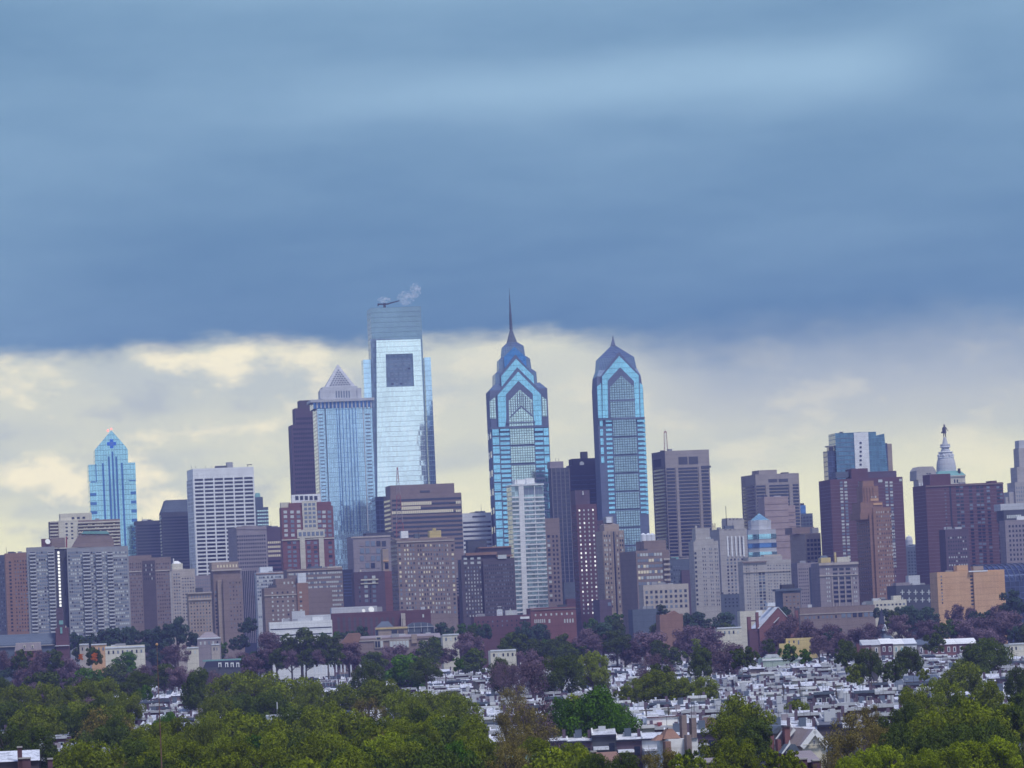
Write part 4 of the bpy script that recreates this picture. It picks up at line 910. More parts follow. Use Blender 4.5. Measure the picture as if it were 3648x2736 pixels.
b.box('penthouse', 1002, 1168, 1082, 1222, 'orange', 2, 14); b.box('penthouse', 1128, 1174, 1204, 1216, 'tan', 5, 14)
b.win(1092, 1236, 1114, 1470, 1, 9, .9, .5, 'd'); b.win(874, 1240, 888, 1460, 1, 9, .7, .5, 'dm'); b.box('front_step', 1115, 1216, 1300, None, 'orange', -1.5, .2); b.box('coping', 1082, 1208, 1220, 1217, 'white', -1.7, 3)
b = B('cream_house', 'small cream rooftop building at the foot of the orange brick tower', 'building', Z8, 380, 625, 1438, 2450, mat='cream', rot=8)
b.box('chimney', 426, 1420, 440, 1440, 'cream', 1, 3); b.box('penthouse', 536, 1392, 594, 1440, 'cream', 3, 9); b.win(395, 1448, 620, 1470, 8, 1, .5, .6, 'dmd')

# ================================================================ middle row of the left half
b = B('brick_block', 'brown brick apartment block with a dark court right of the grey balcony slab', 'building', Z1, 950, 1262, 1020, 3000, mat='brown', rot=8)
b.box('upper_floors', 950, 992, 1120, 1022, 'brown', 3, 20); b.box('light_court', 1048, 1030, 1145, None, 'dkbrick', -.2, .3); b.box('cornice', 950, 1108, 1046, 1116, 'beige', -.5, .2); b.box('cornice', 1146, 1100, 1255, 1108, 'beige', -.5, .2)
b.win(955, 1040, 1044, 1500, 6, 17, .4, .4, 'ddm'); b.win(1150, 1040, 1250, 1500, 6, 17, .4, .4, 'ddm'); b.win(1055, 1050, 1140, 1180, 6, 4, .4, .5, 'ddp', off=-.2)
b = B('ornate_tower', 'tan stone tower with a white ornamented roof pavilion left of the tan hotel', 'building', Z1, 1256, 1440, 1104, 2900, mat='beige', rot=9, xfl=1268)
b.box('pavilion', 1274, 1052, 1352, 1104, 'cream', 3, 14); b.frus('pavilion_roof', (1280, 1346, 1052), (1296, 1322, 1032), 'white'); b.box('finial', 1282, 1014, 1289, 1052, 'white', 4, 5)
b.win(1276, 1120, 1330, 1480, 3, 15, .5, .42, 'dmm'); b.win(1340, 1150, 1434, 1480, 5, 14, .45, .42, 'ddm'); b.box('corner_strip', 1252, 1110, 1266, None, 'stone', -.6, .3)
b = B('tan_hotel', 'small golden tan hotel with a neat grid of dark windows', 'building', Z2, 222, 400, 1268, 2550, mat='tan', rot=8, xfl=230)
b.box('cornice', 228, 1312, 402, 1322, 'beige', -.6, .3); b.box('cornice', 226, 1264, 402, 1274, 'beige', -.8, .4); b.win(238, 1330, 396, 1560, 7, 9, .38, .45, 'dm'); b.win(244, 1284, 392, 1308, 7, 1, .4, .7, 'm'); b.box('roof_unit', 290, 1232, 340, 1266, 'dkgrey', 4, 10)
b = B('grey_block', 'low grey block seen between the ornate tower and a brown apartment block', 'building', Z2, 270, 400, 1140, 2960, mat='mauve', rot=8); b.win(275, 1160, 398, 1290, 7, 5, .4, .4, 'm')
b = B('corner_apartments', 'brown apartment block with cornice and blank front wing left of the fins', 'building', Z2, 402, 612, 1100, 2720, mat='brown', rot=10, xfl=412)
b.box('attic', 405, 1040, 604, 1100, 'tan', 3, 18); b.win(440, 1058, 600, 1082, 7, 1, .4, .8, 'l', off=3); b.box('cornice', 400, 1094, 622, 1106, 'beige', -1, .4); b.box('front_wing', 478, 1168, 622, None, 'brown', -4, .1); b.box('stair_head', 442, 1175, 478, None, 'tan', -2, .1)
b.win(520, 1180, 614, 1540, 4, 12, .3, .36, 'dm', off=-4); b.win(418, 1250, 470, 1540, 2, 11, .5, .5, 'dm')
b = B('grid_block', 'white and beige window-grid block with a white rooftop box', 'building', Z2, 724, 932, 1126, 2860, mat='lightgrey', rot=8, xfl=732)
b.box('penthouse', 764, 1076, 856, 1126, 'silver', 4, 14); b.win(734, 1140, 930, 1510, 13, 14, .7, .5, 'dmp'); b.box('cornice', 728, 1122, 932, 1130, 'rust', -.4, .3)
b = B('ribbon_window_block', 'tan brick block with white ribbon windows behind the stair pier', 'building', Z2, 958, 1368, 1098, 2900, mat='brown', rot=8, dep=24)
b.box('cornice', 956, 1096, 1370, 1104, 'tan', -.5, .3); b.win(968, 1108, 1364, 1380, 30, 8, .8, .42, 'mpp'); b.box('penthouse', 1120, 1072, 1225, 1098, 'slate', 5, 14); b.box('penthouse', 1262, 1074, 1366, 1100, 'cream', 3, 9); b.box('brick_panel', 1110, 1232, 1290, None, 'brown', -.6, .2)
b = B('brick_block', 'brown brick block with a tall stair pier carrying a white box', 'building', Z2, 778, 1080, 1240, 2600, mat='brown', rot=9, xfl=790)
b.box('upper_floors', 880, 1162, 1040, 1240, 'brown', 5, 20); b.box('stair_pier', 1030, 1196, 1112, None, 'rust', -1, 8); b.box('water_tank', 1038, 1122, 1098, 1196, 'silver', 0, 5); b.win(830, 1250, 1020, 1480, 5, 7, .3, .42, 'pdp'); b.win(1040, 1250, 1074, 1480, 1, 7, .5, .4, 'pd', off=-1)
b.box('cornice', 790, 1282, 1030, 1290, 'beige', -.4, .2); b.win(930, 1182, 1020, 1206, 3, 1, .4, .7, 'p', off=5)
b = B('dark_slab', 'narrow dark blue slab right of the ribbon window block', 'building', Z4, 286, 372, 1016, 3020, mat='navy', rot=8); b.bands(290, 1040, 366, 1250, 8, .3, 'gl_dark', left=False)
b = B('brick_hotel', 'dark red brick hotel with cream belt courses and tall arched windows', 'building', Z4, 372, 640, 1046, 2820, mat='plum', rot=8, xfl=380)
b.box('belt_course', 438, 1096, 586, 1108, 'cream', -.6, .3); b.box('belt_course', 438, 1130, 586, 1138, 'cream', -.6, .3); b.box('chimney', 434, 1018, 446, 1046, 'cream', 2, 4)
for xx in (478, 546): b.win(xx - 14, 1060, xx + 16, 1300, 1, 6, .95, .6, 'mp')
b.win(510, 1140, 524, 1300, 1, 4, .8, .8, 'd'); b.win(420, 1150, 436, 1300, 1, 4, .7, .5, 'dm'); b.box('side_wing', 585, 1046, 640, None, 'slate', 1, 14)
b = B('brick_pier_block', 'orange-topped red brick block behind the left edge of the hotel slab', 'building', Z4, 622, 700, 1030, 2860, mat='red', rot=8); b.box('upper_floors', 628, 842, 676, 1030, 'tan', 4, 16); b.box('window', 648, 960, 678, 1010, 'wd', 3.8, 4.2); b.box('cornice', 630, 938, 680, 948, 'orange', 3.4, 4.4)
b = B('brick_strip_block', 'red brick strip block in the gap right of the hotel slab', 'building', Z4, 1222, 1312, 1240, 2860, mat='red', rot=8); b.win(1250, 1260, 1290, 1440, 2, 5, .4, .4, 'd')
b = B('striped_block', 'grey block with dark striped floors right behind the hotel slab', 'building', Z4, 1225, 1280, 1040, 2950, mat='mauve', rot=8); b.bands(1240, 1080, 1276, 1230, 6, .5, 'wd', left=False)
b = B('dark_block', 'low dark block in the gap between the tan tower and the water-tank block', 'building', Z7, -70, 60, 1000, 2990, mat='navy', rot=8)
b = B('dark_block', 'dark slate block with rooftop machinery left of the stepped stone tower', 'building', Z7, 296, 470, 1030, 2900, mat='slate', rot=8); b.win(305, 1060, 380, 1200, 4, 5, .4, .4, 'dm'); b.box('brick_wing', 385, 1100, 470, None, 'plum', -2, 8); b.box('roof_unit', 320, 1004, 375, 1030, 'teal', 4, 10)
b = B('low_brick_block', 'low maroon block at the foot of the maroon brick tower', 'building', Z6, 1185, 1280, 1295, 2620, mat='plum', rot=8); b.box('window', 1250, 1318, 1276, 1346, 'wm', -.2, .1)
b = B('glass_penthouse_block', 'small teal-grey block in the dark gap left of the maroon brick tower', 'building', Z6, 905, 995, 1160, 3080, mat='slate', rot=8); b.box('brick_wing', 915, 1290, 990, None, 'maroon', -6, 2)
b = B('stone_foot_block', 'mauve block behind the dark bare trees below the crenellated tower', 'building', Z7, 560, 850, 1290, 2860, mat='slate', rot=8); b.win(700, 1300, 840, 1380, 5, 3, .4, .4, 'd')
# ================================================================ low buildings at the foot of the skyline
Z13 = (2600, 2100, .1582); Z14 = (0, 2100, .1567); Z15 = (1180, 2130, .1899); Z16 = (3000, 2150, .1989); Z17 = (2720, 2520, .1356); Z18 = (2280, 2480, .1543)
def ridge(b, part, x0, x1, y0, x2, x3, y1, mat, ya=-.5, yb=None, ym=None):   # roof plane facing the viewer: eave line to ridge line
    yb = b.dep + .5 if yb is None else yb; ym = (ya + yb) / 2 if ym is None else ym
    m = MB(); m.frus(b.x(x0, y0), b.x(x1, y0), ya, yb, b.z((x0 + x1) / 2, y0), b.x(x2, y1), b.x(x3, y1), ym, ym + .3, b.z((x2 + x3) / 2, y1), mat); return m.build(part, b.root)
def front_gable(b, x0, xm, x1, ye, ym, wallm, roofm, over=.4, trim=None, ya=0.0, tw=.5):   # gable end facing the viewer
    e0, e1 = b.x(x0, ye), b.x(x1, ye); a = b.x(xm, ym); ze = b.z(xm, ye); zm = b.z(xm, ym)
    m = MB(); m.poly([(e0, 0), (e1, 0), (e1, ze), (a, zm), (e0, ze)], ya, b.dep, wallm); m.build('wall', b.root)
    for (p, q) in (((e0, ze), (a, zm)), ((a, zm), (e1, ze))):
        dx, dz = q[0] - p[0], q[1] - p[1]; L = math.hypot(dx, dz); nx, nz = -dz / L, dx / L
        lo = -.4 / L if p[0] == e0 else 0; hi = 0 if p[0] == e0 else .4 / L
        P0 = (p[0] + dx * lo, p[1] + dz * lo); P1 = (q[0] + dx * hi, q[1] + dz * hi)
        m = MB(); m.poly([(P0[0] + nx * .02, P0[1] + nz * .02), (P1[0] + nx * .02, P1[1] + nz * .02), (P1[0] + nx * .3, P1[1] + nz * .3), (P0[0] + nx * .3, P0[1] + nz * .3)], ya - over, b.dep, roofm); m.build('roof', b.root)
        if trim:
            m = MB(); m.poly([(P0[0] - nx * tw, P0[1] - nz * tw), (P1[0] - nx * tw, P1[1] - nz * tw), (P1[0] + nx * .34, P1[1] + nz * .34), (P0[0] + nx * .34, P0[1] + nz * .34)], ya - over - .15, ya - over - .01, trim); m.build('bargeboard', b.root)
b = B('flat_roofed_building', 'low white building with two dark ribbon window lines', 'building', Z2, 828, 1292, 1490, 2380, mat='white', rot=4)
b.bands(835, 1508, 1288, 1600, 2, .18, 'wd', left=False); b.box('penthouse', 996, 1402, 1092, 1490, 'lightgrey', 4, 12); b.box('penthouse', 1060, 1432, 1284, 1490, 'lightgrey', 5, 16); b.box('roof_unit', 1146, 1444, 1226, 1478, 'white', 2, 5)
b = B('hospital', 'long dark red brick hospital wing with deep window slots and white roof dishes', 'building', Z4, 190, 1030, 1384, 2420, mat='maroon', rot=4, dep=40)
for i in range(11): b.box('window_slot', 240 + i * 46, 1420, 262 + i * 46, None, 'dkbrick', -.2, .3)
b.box('penthouse', 192, 1330, 580, 1386, 'lightgrey', 6, 30); b.box('louvre', 580, 1330, 624, 1384, 'grey', 7, 28); b.box('brick_wing', 745, 1364, 1030, 1400, 'maroon', 1, 30); b.box('window', 958, 1394, 972, 1420, 'wp', -.2, .1); b.box('vent_stack', 776, 1385, 812, 1500, 'beige', -3, -.5)
for xx, yy, r_ in ((526, 1358, 1.6), (461, 1368, .95)):
    m = MB(); x0, z0 = b.xz(xx, yy); m.lathe([(.3, 0), (r_ * .7, .35), (r_, 1.0)], 20, 0, 0, 'dish'); o = m.build('satellite_dish', b.root, (x0, 3.6, z0)); o.rotation_euler = (R(72), 0, R(15)); o['label'] = 'white round satellite dish'
    m = MB(); m.tube((x0, 4.5, b.H), (x0, 3.9, z0), .25, .25, 6, 'grey'); m.build('dish_mount', b.root)
b = B('brick_warehouse', 'low red brick building below the white glass condominium', 'building', Z6, 640, 998, 1372, 2380, mat='red', rot=4, dep=30)
b.box('penthouse', 690, 1358, 850, 1372, 'maroon', 4, 20); b.box('parapet_wall', 640, 1366, 998, 1374, 'brown', -.4, .3)
b.win(668, 1450, 760, 1482, 6, 1, .55, .9, 'p'); b.win(780, 1450, 800, 1482, 1, 1, .7, .9, 'p'); b.win(900, 1446, 985, 1480, 4, 1, .5, .9, 'pm'); b.win(660, 1400, 990, 1425, 8, 1, .3, .7, 'pm')
b = B('brick_warehouse', 'plain low plum brick building under the rooftop billboards', 'building', Z6, 195, 636, 1436, 2340, mat='maroon', rot=4, dep=30)
b.win(210, 1450, 550, 1520, 9, 2, .25, .4, 'dmd'); b.box('white_parapet', 560, 1430, 632, 1448, 'white', -.5, .6)
hz = b.H
for (xa, xb, ya, yb, lab, mm) in ((377, 420, 1374, 1424, 'smaller square white rooftop billboard left of the wider one', 'silver'), (444, 536, 1378, 1424, 'wider pale rooftop billboard with a bright white figure', 'lightgrey')):
    p0 = P(Z6[0] + xa * .452, Z6[1] + yb * .452, 2345); p1 = P(Z6[0] + xb * .452, Z6[1] + ya * .452, 2345)
    t = thing('billboard', lab, 'billboard', (p0.x, 2345, b.H)); w = p1.x - p0.x; h0, h1 = p0.z - b.H, p1.z - b.H
    m = MB(); m.box(0, w, 0, .4, h0, h1, mm); pn = m.build('panel', t)
    for xx in (.15, .85): m = MB(); m.box(w * xx - .2, w * xx + .2, .4, .8, 0, h1, 'iron'); m.build('post', t)
    m = MB()
    if mm == 'lightgrey': m.poly([(w * .28, h1 - .2), (w * .36, h1 - .2), (w * .42, h0 + 4), (w * .52, h1 - .3), (w * .58, h1 - .4), (w * .56, h0 + 2), (w * .8, h0 + .9), (w * .8, h0 + .3), (w * .1, h0 + .3), (w * .15, h0 + 1.4), (w * .34, h0 + 1.6)], -.06, -.01, 'wp')
    else:
        for i in range(4): m.box(w * .15, w * .85, -.06, -.01, h0 + .5 + i * 1.3, h0 + .9 + i * 1.3, 'lightgrey')
    m.build('picture', pn)
b = B('gabled_hall', 'steep gabled red brick hall with pale left roof slope and tall chimneys', 'building', Z13, 660, 1500, 860, 2180, mat='red', rot=8, body=False, dep=22)
front_gable(b, 662, 1085, 1480, 855, 402, 'red', 'silver', .3)
m = MB(); m.poly([b.xz(975, 756), b.xz(995, 756), b.xz(1112, 628), b.xz(1096, 626)], -1.2, -.05, 'lightgrey'); m.build('porch_coping', b.root)
for xa, ya, xb in ((412, 614, 490), (604, 512, 662), (1328, 570, 1416), (1490, 470, 1556)): b.box('chimney', xa, ya, xb, None, 'red', 2, 4)
b.box('link_wall', 440, 900, 700, None, 'maroon', 1, 6); b.box('link_wall', 490, 690, 606, 720, 'maroon', 2.4, 3.6)
b.box('lantern', 920, 290, 1095, 370, 'silver', 8, 14)
b = B('church', 'long slate-roofed church with dark red tower at the lower left', 'church', Z14, -300, 1250, 1290, 2260, mat='slate', rot=4, dep=18)
ridge(b, 'roof', -300, 1260, 1285, -300, 1250, 1015, 'slate'); b.box('eave', -300, 1282, 1250, 1296, 'beige', -.8, -.3)
b.box('tower', 1262, 870, 1555, None, 'maroon', -3, 12); b.box('upper_tower', 1272, 420, 1430, 870, 'plum', 0, 9); b.box('belfry_opening', 1340, 705, 1435, 795, 'teal', -.2, .3); b.box('tower_window', 1370, 860, 1420, 1000, 'teal', -3.3, -2.9); b.box('ledge', 1250, 1270, 1580, 1284, 'silver', -4, -2.9); b.frus('pinnacle', (1288, 1316, 870), (1298, 1306, 820), 'cream'); b.frus('pinnacle', (1468, 1500, 870), (1480, 1488, 820), 'cream')
b = B('mansard_house', 'red brick mansard-roofed house in front of the slate-roofed church', 'house', Z14, 330, 950, 1388, 2090, mat='red', rot=6, dep=12)
b.frus('roof', (330, 945, 1386), (360, 925, 1212), 'mauve'); b.box('cornice', 325, 1382, 952, 1396, 'pink', -.6, .3); b.box('roof_trim', 356, 1206, 930, 1222, 'cream', .8, 1.6)
for xx in (555, 740): b.box('dormer_window', xx - 22, 1262, xx + 22, 1332, 'cream', -.1, 3); b.box('dormer_pane', xx - 10, 1276, xx + 10, 1328, 'wd', -.2, 0)
b = B('school', 'brown brick school with cream window bays and a brick-tiled hip roof at its left', 'building', Z15, 120, 1930, 780, 2160, mat='brown', rot=3, dep=24)
ridge(b, 'roof', 500, 2060, 775, 510, 2050, 690, 'mauve'); 
m = MB(); m.poly([b.xz(110, 940), b.xz(500, 890), b.xz(560, 690), b.xz(525, 655), b.xz(330, 665)], -1.0, 20, 'terracotta'); m.build('hip_roof', b.root)
for xa, xb, nc in ((810, 975, 3), (1090, 1460, 6), (1650, 1820, 3)): b.box('bay_frame', xa, 795, xb, 945, 'beige', -.5, .2); b.win(xa + 6, 805, xb - 6, 935, nc, 1, .8, .9, 'dmp', off=-.5)
b.box('belt_course', 500, 790, 1500, 800, 'cream', -.45, .2); b.box('bay_gable', 1500, 685, 1606, 850, 'tan', -.7, .2); b.box('dormer', 838, 728, 940, 780, 'cream', -.2, 4); b.box('dormer_pane', 850, 740, 925, 775, 'wd', -.3, -.1)
b = B('pavilion_block', 'tan gate block with dark arched openings behind the brown school', 'building', Z15, 830, 1430, 575, 2230, mat='tan', rot=3, dep=16)
b.box('cornice', 826, 560, 1432, 582, 'yellow', -.5, .5); b.frus('roof', (830, 1180, 560), (950, 1080, 440), 'slate'); b.box('opening', 1130, 600, 1235, None, 'wd', -.2, .2); b.box('opening', 1258, 600, 1362, None, 'dkbrick', -.2, .2); b.box('opening', 830, 600, 880, None, 'wd', -.2, .2)
b = B('vaulted_hall', 'grey hall with a white-ribbed barrel roof behind the brown school', 'building', Z15, 1430, 1935, 545, 2260, mat='slate', rot=3, dep=18)
b.poly('vault', [(1430, 545), (1460, 500), (1540, 465), (1720, 452), (1860, 475), (1930, 535), (1935, 545)], 'slate', 0, 18)
for xx in (1440, 1550, 1680, 1800, 1925): b.box('rib', xx, 470 if 1500 < xx < 1900 else 530, xx + 8, 640, 'lightgrey', -.35, .1)
b.box('rib', 1430, 540, 1935, 548, 'lightgrey', -.4, .1); b.box('opening', 1670, 570, 1720, None, 'wd', -.25, .1); b.box('opening', 1865, 560, 1925, None, 'wd', -.25, .1)
b = B('slate_block', 'windowless slate-blue block left of a small orange brick block', 'building', Z11, 1090, 1340, 62, 2400, mat='slate', rot=4)
b = B('brick_block', 'small orange brick block beside the slate-blue windowless block', 'building', Z11, 1275, 1520, 92, 2300, mat='terracotta', rot=8, dep=12, xfl=1322); b.poly('gable', [(1395, 92), (1450, 60), (1500, 92)], 'terracotta', .5, 8)
b = B('long_low_block', 'long low cream block behind the hedge right of the orange brick block', 'building', Z7, 820, 1010, 1402, 2420, mat='cream', rot=4, dep=12); b.box('white_bay', 940, 1398, 985, 1440, 'white', -.3, .2)
b = B('school', 'long low brown block with bands of windows right of the gabled brick hall', 'building', Z12, 290, 935, 278, 2420, mat='brown', rot=4, dep=20); b.win(640, 300, 930, 370, 6, 1, .7, .6, 'dm'); b.box('coping', 285, 318, 935, 326, 'beige', -.3, .2); b.win(320, 335, 620, 380, 8, 1, .4, .5, 'dm')
b = B('church', 'church with a dark needle spire at the lower right', 'church', Z16, 560, 930, 640, 2050, mat='dkgrey', rot=6, dep=16)
ridge(b, 'roof', 540, 930, 640, 690, 850, 500, 'slate'); b.frus('spire', (690, 835, 500), (757, 766, 85), 'navy')
m = MB(); m.poly([b.xz(752, 490), b.xz(790, 490), b.xz(790, 430), b.xz(770, 368), b.xz(752, 430)], -.5, 5, 'white'); d = m.build('dormer', b.root); m = MB(); m.poly([b.xz(763, 488), b.xz(779, 488), b.xz(779, 440), b.xz(770, 412), b.xz(763, 440)], -.6, -.52, 'wd'); m.build('pane', d)
b = B('gabled_house', 'red brick house with white-edged gable and tall stone chimney', 'house', Z16, 246, 585, 640, 1980, mat='red', rot=5, body=False, dep=14)
front_gable(b, 246, 410, 588, 636, 500, 'red', 'slate', .3, 'white', 0, .2); b.box('window', 398, 565, 426, 612, 'wp', -.15, .1); b.box('chimney', 172, 498, 240, None, 'stone', 1, 4)
for i, (xa, xb, y_, mm, rm) in enumerate(((360, 520, 745, 'red', 'lightgrey'), (520, 690, 742, 'tan', 'lightgrey'), (690, 905, 722, 'maroon', 'white'), (912, 1112, 726, 'cream', 'white'), (1112, 1340, 720, 'lightgrey', 'silver'), (1350, 1470, 742, 'mauve', 'slate'), (1480, 1620, 752, 'red', 'slate'), (1622, 1735, 748, 'red', 'slate'), (1737, 1850, 744, 'red', 'mauve'), (1850, 2060, 728, 'red', 'white'), (2064, 2420, 716, 'maroon', 'white'))):
    b = B('rear_house', ['brick', 'tan', 'maroon', 'cream', 'pale grey', 'mauve', 'red brick', 'red brick', 'red brick', 'red brick', 'maroon'][i] + ' house with ' + ('white roof' if rm in ('white', 'silver', 'lightgrey') else 'dark roof') + ', ' + ['leftmost', 'second from left', 'third from left', 'fourth from left', 'fifth from left', 'sixth from left', 'seventh from left', 'eighth from left', 'ninth from left', 'tenth from left', 'rightmost'][i] + ' in the row below the needle spire', 'house', Z16, xa, xb, y_, 1900, mat=mm, rot=3, dep=9, group='houses in the row below the needle spire')
    m = MB(); m.frus(0, b.W, -.4, b.dep, b.H, 0, b.W, b.dep - .3, b.dep, b.H + 2.2, rm); m.build('roof', b.root)
    n = max(1, int((xb - xa) / 95))
    for j in range(n):
        xx = xa + (xb - xa) * (j + .55) / n
        b.box('window_frame', xx - 24, y_ + 45, xx + 24, y_ + 140, 'white', -.16, .1); b.box('window', xx - 13, y_ + 58, xx + 13, y_ + 128, 'wd' if i != 3 else 'teal', -.22, 0)
b = B('garage', 'pale green flat-roofed garage among the white roofs', 'building', Z12, -30, 330, 722, 1760, mat='greentint', rot=4, dep=14); b.box('coping', -30, 710, 330, 724, 'white', -.3, .4)
b = B('garage', 'bright yellow flat-roofed building below the gabled brick hall', 'building', Z12, 170, 440, 535, 1950, mat='yellow', rot=4, dep=12); b.box('front_wing', 104, 582, 240, None, 'yellow', -4, .1); b.win(180, 550, 300, 600, 3, 1, .3, .7, 'mdm')
b = B('long_roof_house', 'house with long grey gabled roof among the trees at lower right', 'house', Z16, 1040, 1800, 1390, 1250, mat='dkbrick', rot=14, dep=9, xfl=1140)
m = MB(); m.frus(-.3, b.W, -.6, b.dep + .4, b.H, .2, b.W - .2, b.dep * .5, b.dep * .5 + .2, b.z(1400, 1285), 'slate'); m.build('roof', b.root); m = MB(); m.add([(-.35, 0, 0), (-.35, b.dep, 0), (-.35, b.dep, b.H), (-.35, b.dep / 2, b.z(1400, 1300)), (-.35, 0, b.H), (0, 0, 0), (0, b.dep, 0), (0, b.dep, b.H), (0, b.dep / 2, b.z(1400, 1300)), (0, 0, b.H)], [(4, 3, 2, 1, 0), (5, 6, 7, 8, 9), (0, 5, 9, 4), (4, 9, 8, 3), (3, 8, 7, 2)], 'lightgrey'); m.build('gable_wall', b.root)
b.box('stone_panel', 1145, 1410, 1280, None, 'tan', -.2, .1); b.win(1350, 1420, 1560, 1500, 3, 1, .9, .8, 'd'); 
for xx, yy in ((1190, 1355), (1655, 1322)): b.box('skylight', xx - 18, yy - 6, xx + 18, yy + 6, 'wp', 1.2, 2.2)
# cream and peach blocks at left
for (nm, lab, q, D, mm) in (('flat_block', 'long cream flat block left of the rusty pole top', (900, 1240, 376), 2080, 'cream'), ('flat_block', 'orange-sided flat block beside the long cream block', (780, 912, 352), 2110, 'orange'), ('flat_block', 'small beige block behind the bare trees left of centre', (680, 760, 352), 2190, 'beige'),
        ('flat_block', 'pale flat block just right of the rusty pole top', (1600, 1700, 380), 2180, 'cream'), ('flat_block', 'pale block with white coping at the foot of the tan hotel', (1810, 1880, 352), 2260, 'beige'), ('hip_roofed_hall', 'mauve hip-roofed hall at the foot of the golden tan hotel', (1690, 1890, 300), 2320, 'mauve'), ('flat_block', 'bright white blank-walled shed above the front trees left of centre', (2290, 2545, 958), 1000, 'white'), ('flat_block', 'white flat block right of the brown school', (3790, 3930, 268), 2120, 'cream'), ('flat_block', 'cream flat block right of the purple trees in the middle', (4200, 4420, 402), 1900, 'cream'), ('flat_block', 'tan house wall facing the viewer among the mid trees', (5035, 5165, 472), 1960, 'tan'), ('flat_block', 'grey-white house wall beside the tan house wall', (5168, 5310, 440), 1990, 'lightgrey'), ('flat_block', 'long mauve wall right of the grey-white house wall', (5312, 5890, 425), 2010, 'mauve'), ('flat_block', 'cream block with parapet behind the purple tree mass', (6140, 6350, 210), 2150, 'cream'), ('flat_block', 'white house block at the far right edge of the view', (8640, 8800, 586), 1780, 'cream')):
    dx = 0
    b = B(nm, lab, 'building', (0, 2150 if q[0] < 8000 else 2050, .4159), q[0], q[1], q[2], D, mat=mm, rot=5, dep=12)
    if nm.startswith('hip'): b.frus('roof', (q[0], q[1], q[2]), (q[0] + 70, q[1] - 70, q[2] - 55), 'mauve')
    b.box('coping', q[0], q[2] - 8, q[1], q[2] + 3, 'silver', -.3, .5); b.win(q[0] + 10, q[2] + 15, q[1] - 10, q[2] + 60, max(2, (q[1] - q[0]) // 40), 1, .35, .6, 'dmp')
    if D == 1000:
        m = MB(); x0 = b.x(2376, 958); m.tube((x0, -.8, 0), (x0, -.8, b.H + 3), .16, .12, 6, 'lightgrey'); m.build('flue_pipe', b.root)
b = B('dormer_terrace', 'dark terrace with green-edged roof and four white dormers at left', 'house', Z9, 1740, 2060, 545, 1800, mat='dkgrey', rot=4, dep=10)
b.frus('roof', (1740, 2060, 545), (1765, 2050, 490), 'navy'); b.box('gutter', 1735, 478, 2065, 492, 'teal', 1.5, 8)
for xx in (1883, 1941, 1988, 2036): b.box('dormer', xx - 13, 506, xx + 13, 545, 'white', -.4, 3); b.box('dormer_pane', xx - 6, 515, xx + 6, 545, 'wd', -.5, -.3)
b = B('white_rear_house', 'white stuccoed house walls behind the twin brown chimneys', 'house', Z18, 150, 1060, 480, 960, mat='white', rot=3, dep=12)
b.box('coping', 150, 462, 1060, 482, 'maroon', -.3, .6); b.box('red_wing', 165, 640, 390, None, 'red', -3, .1); b.win(220, 660, 380, 790, 5, 1, .4, 1, 'p', off=-3); b.box('red_stair', 392, 600, 490, None, 'redpaint', -2, .2); b.box('cream_wing', 490, 660, 905, None, 'cream', -2.5, .1); b.win(540, 680, 900, 780, 6, 1, .25, .9, 'dm', off=-2.5); b.box('dormer', 855, 440, 1010, 560, 'maroon', 1, 4); b.box('dormer_pane', 920, 470, 985, 555, 'wp', .8, 1.1)
b = B('white_rear_house', 'long white-roofed house row above the white stuccoed walls', 'house', Z18, 430, 1760, 440, 1090, mat='lightgrey', rot=3, dep=12)
m = MB(); m.frus(0, b.W, -.4, b.dep, b.H, 0, b.W, b.dep - .3, b.dep, b.z(1000, 330), 'white'); m.build('roof', b.root)
for xx in (945, 1190): b.box('chimney', xx - 28, 350, xx + 28, 440, 'maroon', 3, 5)
b.box('chimney', 430, 190, 490, 440, 'white', 4, 6); b.box('chimney', 1350, 230, 1440, 400, 'silver', 6, 8)
b = B('brown_roofed_house', 'white-walled house with flared brown tiled roof and brick chimneys', 'house', Z18, 440, 1330, 985, 830, mat='white', rot=12, dep=9, xfl=655)
b.frus('roof', (600, 1010, 985), (740, 860, 760), 'terracotta'); b.frus('porch_roof', (420, 660, 1030), (560, 640, 900), 'terracotta'); b.box('brick_bay', 525, 1040, 652, None, 'terracotta', -2, .1)
for xa, xb, ya in ((1050, 1165, 440), (1280, 1390, 510), (1005, 1120, 890)): b.box('chimney', xa, ya, xb, None, 'brown', 3 if ya < 800 else -2.2, 5 if ya < 800 else -.2)
b.box('ridge_finial', 738, 735, 752, 775, 'iron', 3.5, 4); b.box('coping', 1130, 965, 1325, 985, 'slate', -.3, .4)
b = B('gabled_house', 'steep orange-edged roof half hidden by a tree right of the brown-roofed house', 'house', Z18, 1390, 1900, 830, 900, mat='slate', rot=6, body=False, dep=9); front_gable(b, 1390, 1660, 1930, 850, 520, 'slate', 'rust', .3, 'rust', 0, .35)
b = B('tudor_house', 'white-trimmed house with three steep gables and mauve slate roof', 'house', Z17, 1010, 1640, 985, 800, mat='cream', rot=14, body=False, dep=18)
front_gable(b, 1010, 1325, 1640, 985, 600, 'cream', 'mauve', .5, 'white', 0, .55)
b.box('window', 1290, 860, 1350, 965, 'lightgrey', -.15, .1); b.box('window_pane', 1305, 875, 1335, 960, 'wd', -.2, 0); b.box('fence_trim', 1010, 965, 1480, 980, 'cream', -.7, -.4)
for i, (xm, ym) in enumerate(((1140, 520), (880, 545))):
    m = MB(); L_ = [b.xz(xm - 250 - 40 * i, 985), b.xz(xm - 225 - 40 * i, 985), b.xz(xm + 40, ym + 25), b.xz(xm, ym)]; m.poly(L_, 3 + i * 4, 3.5 + i * 4, 'white'); m.build('bargeboard', b.root)
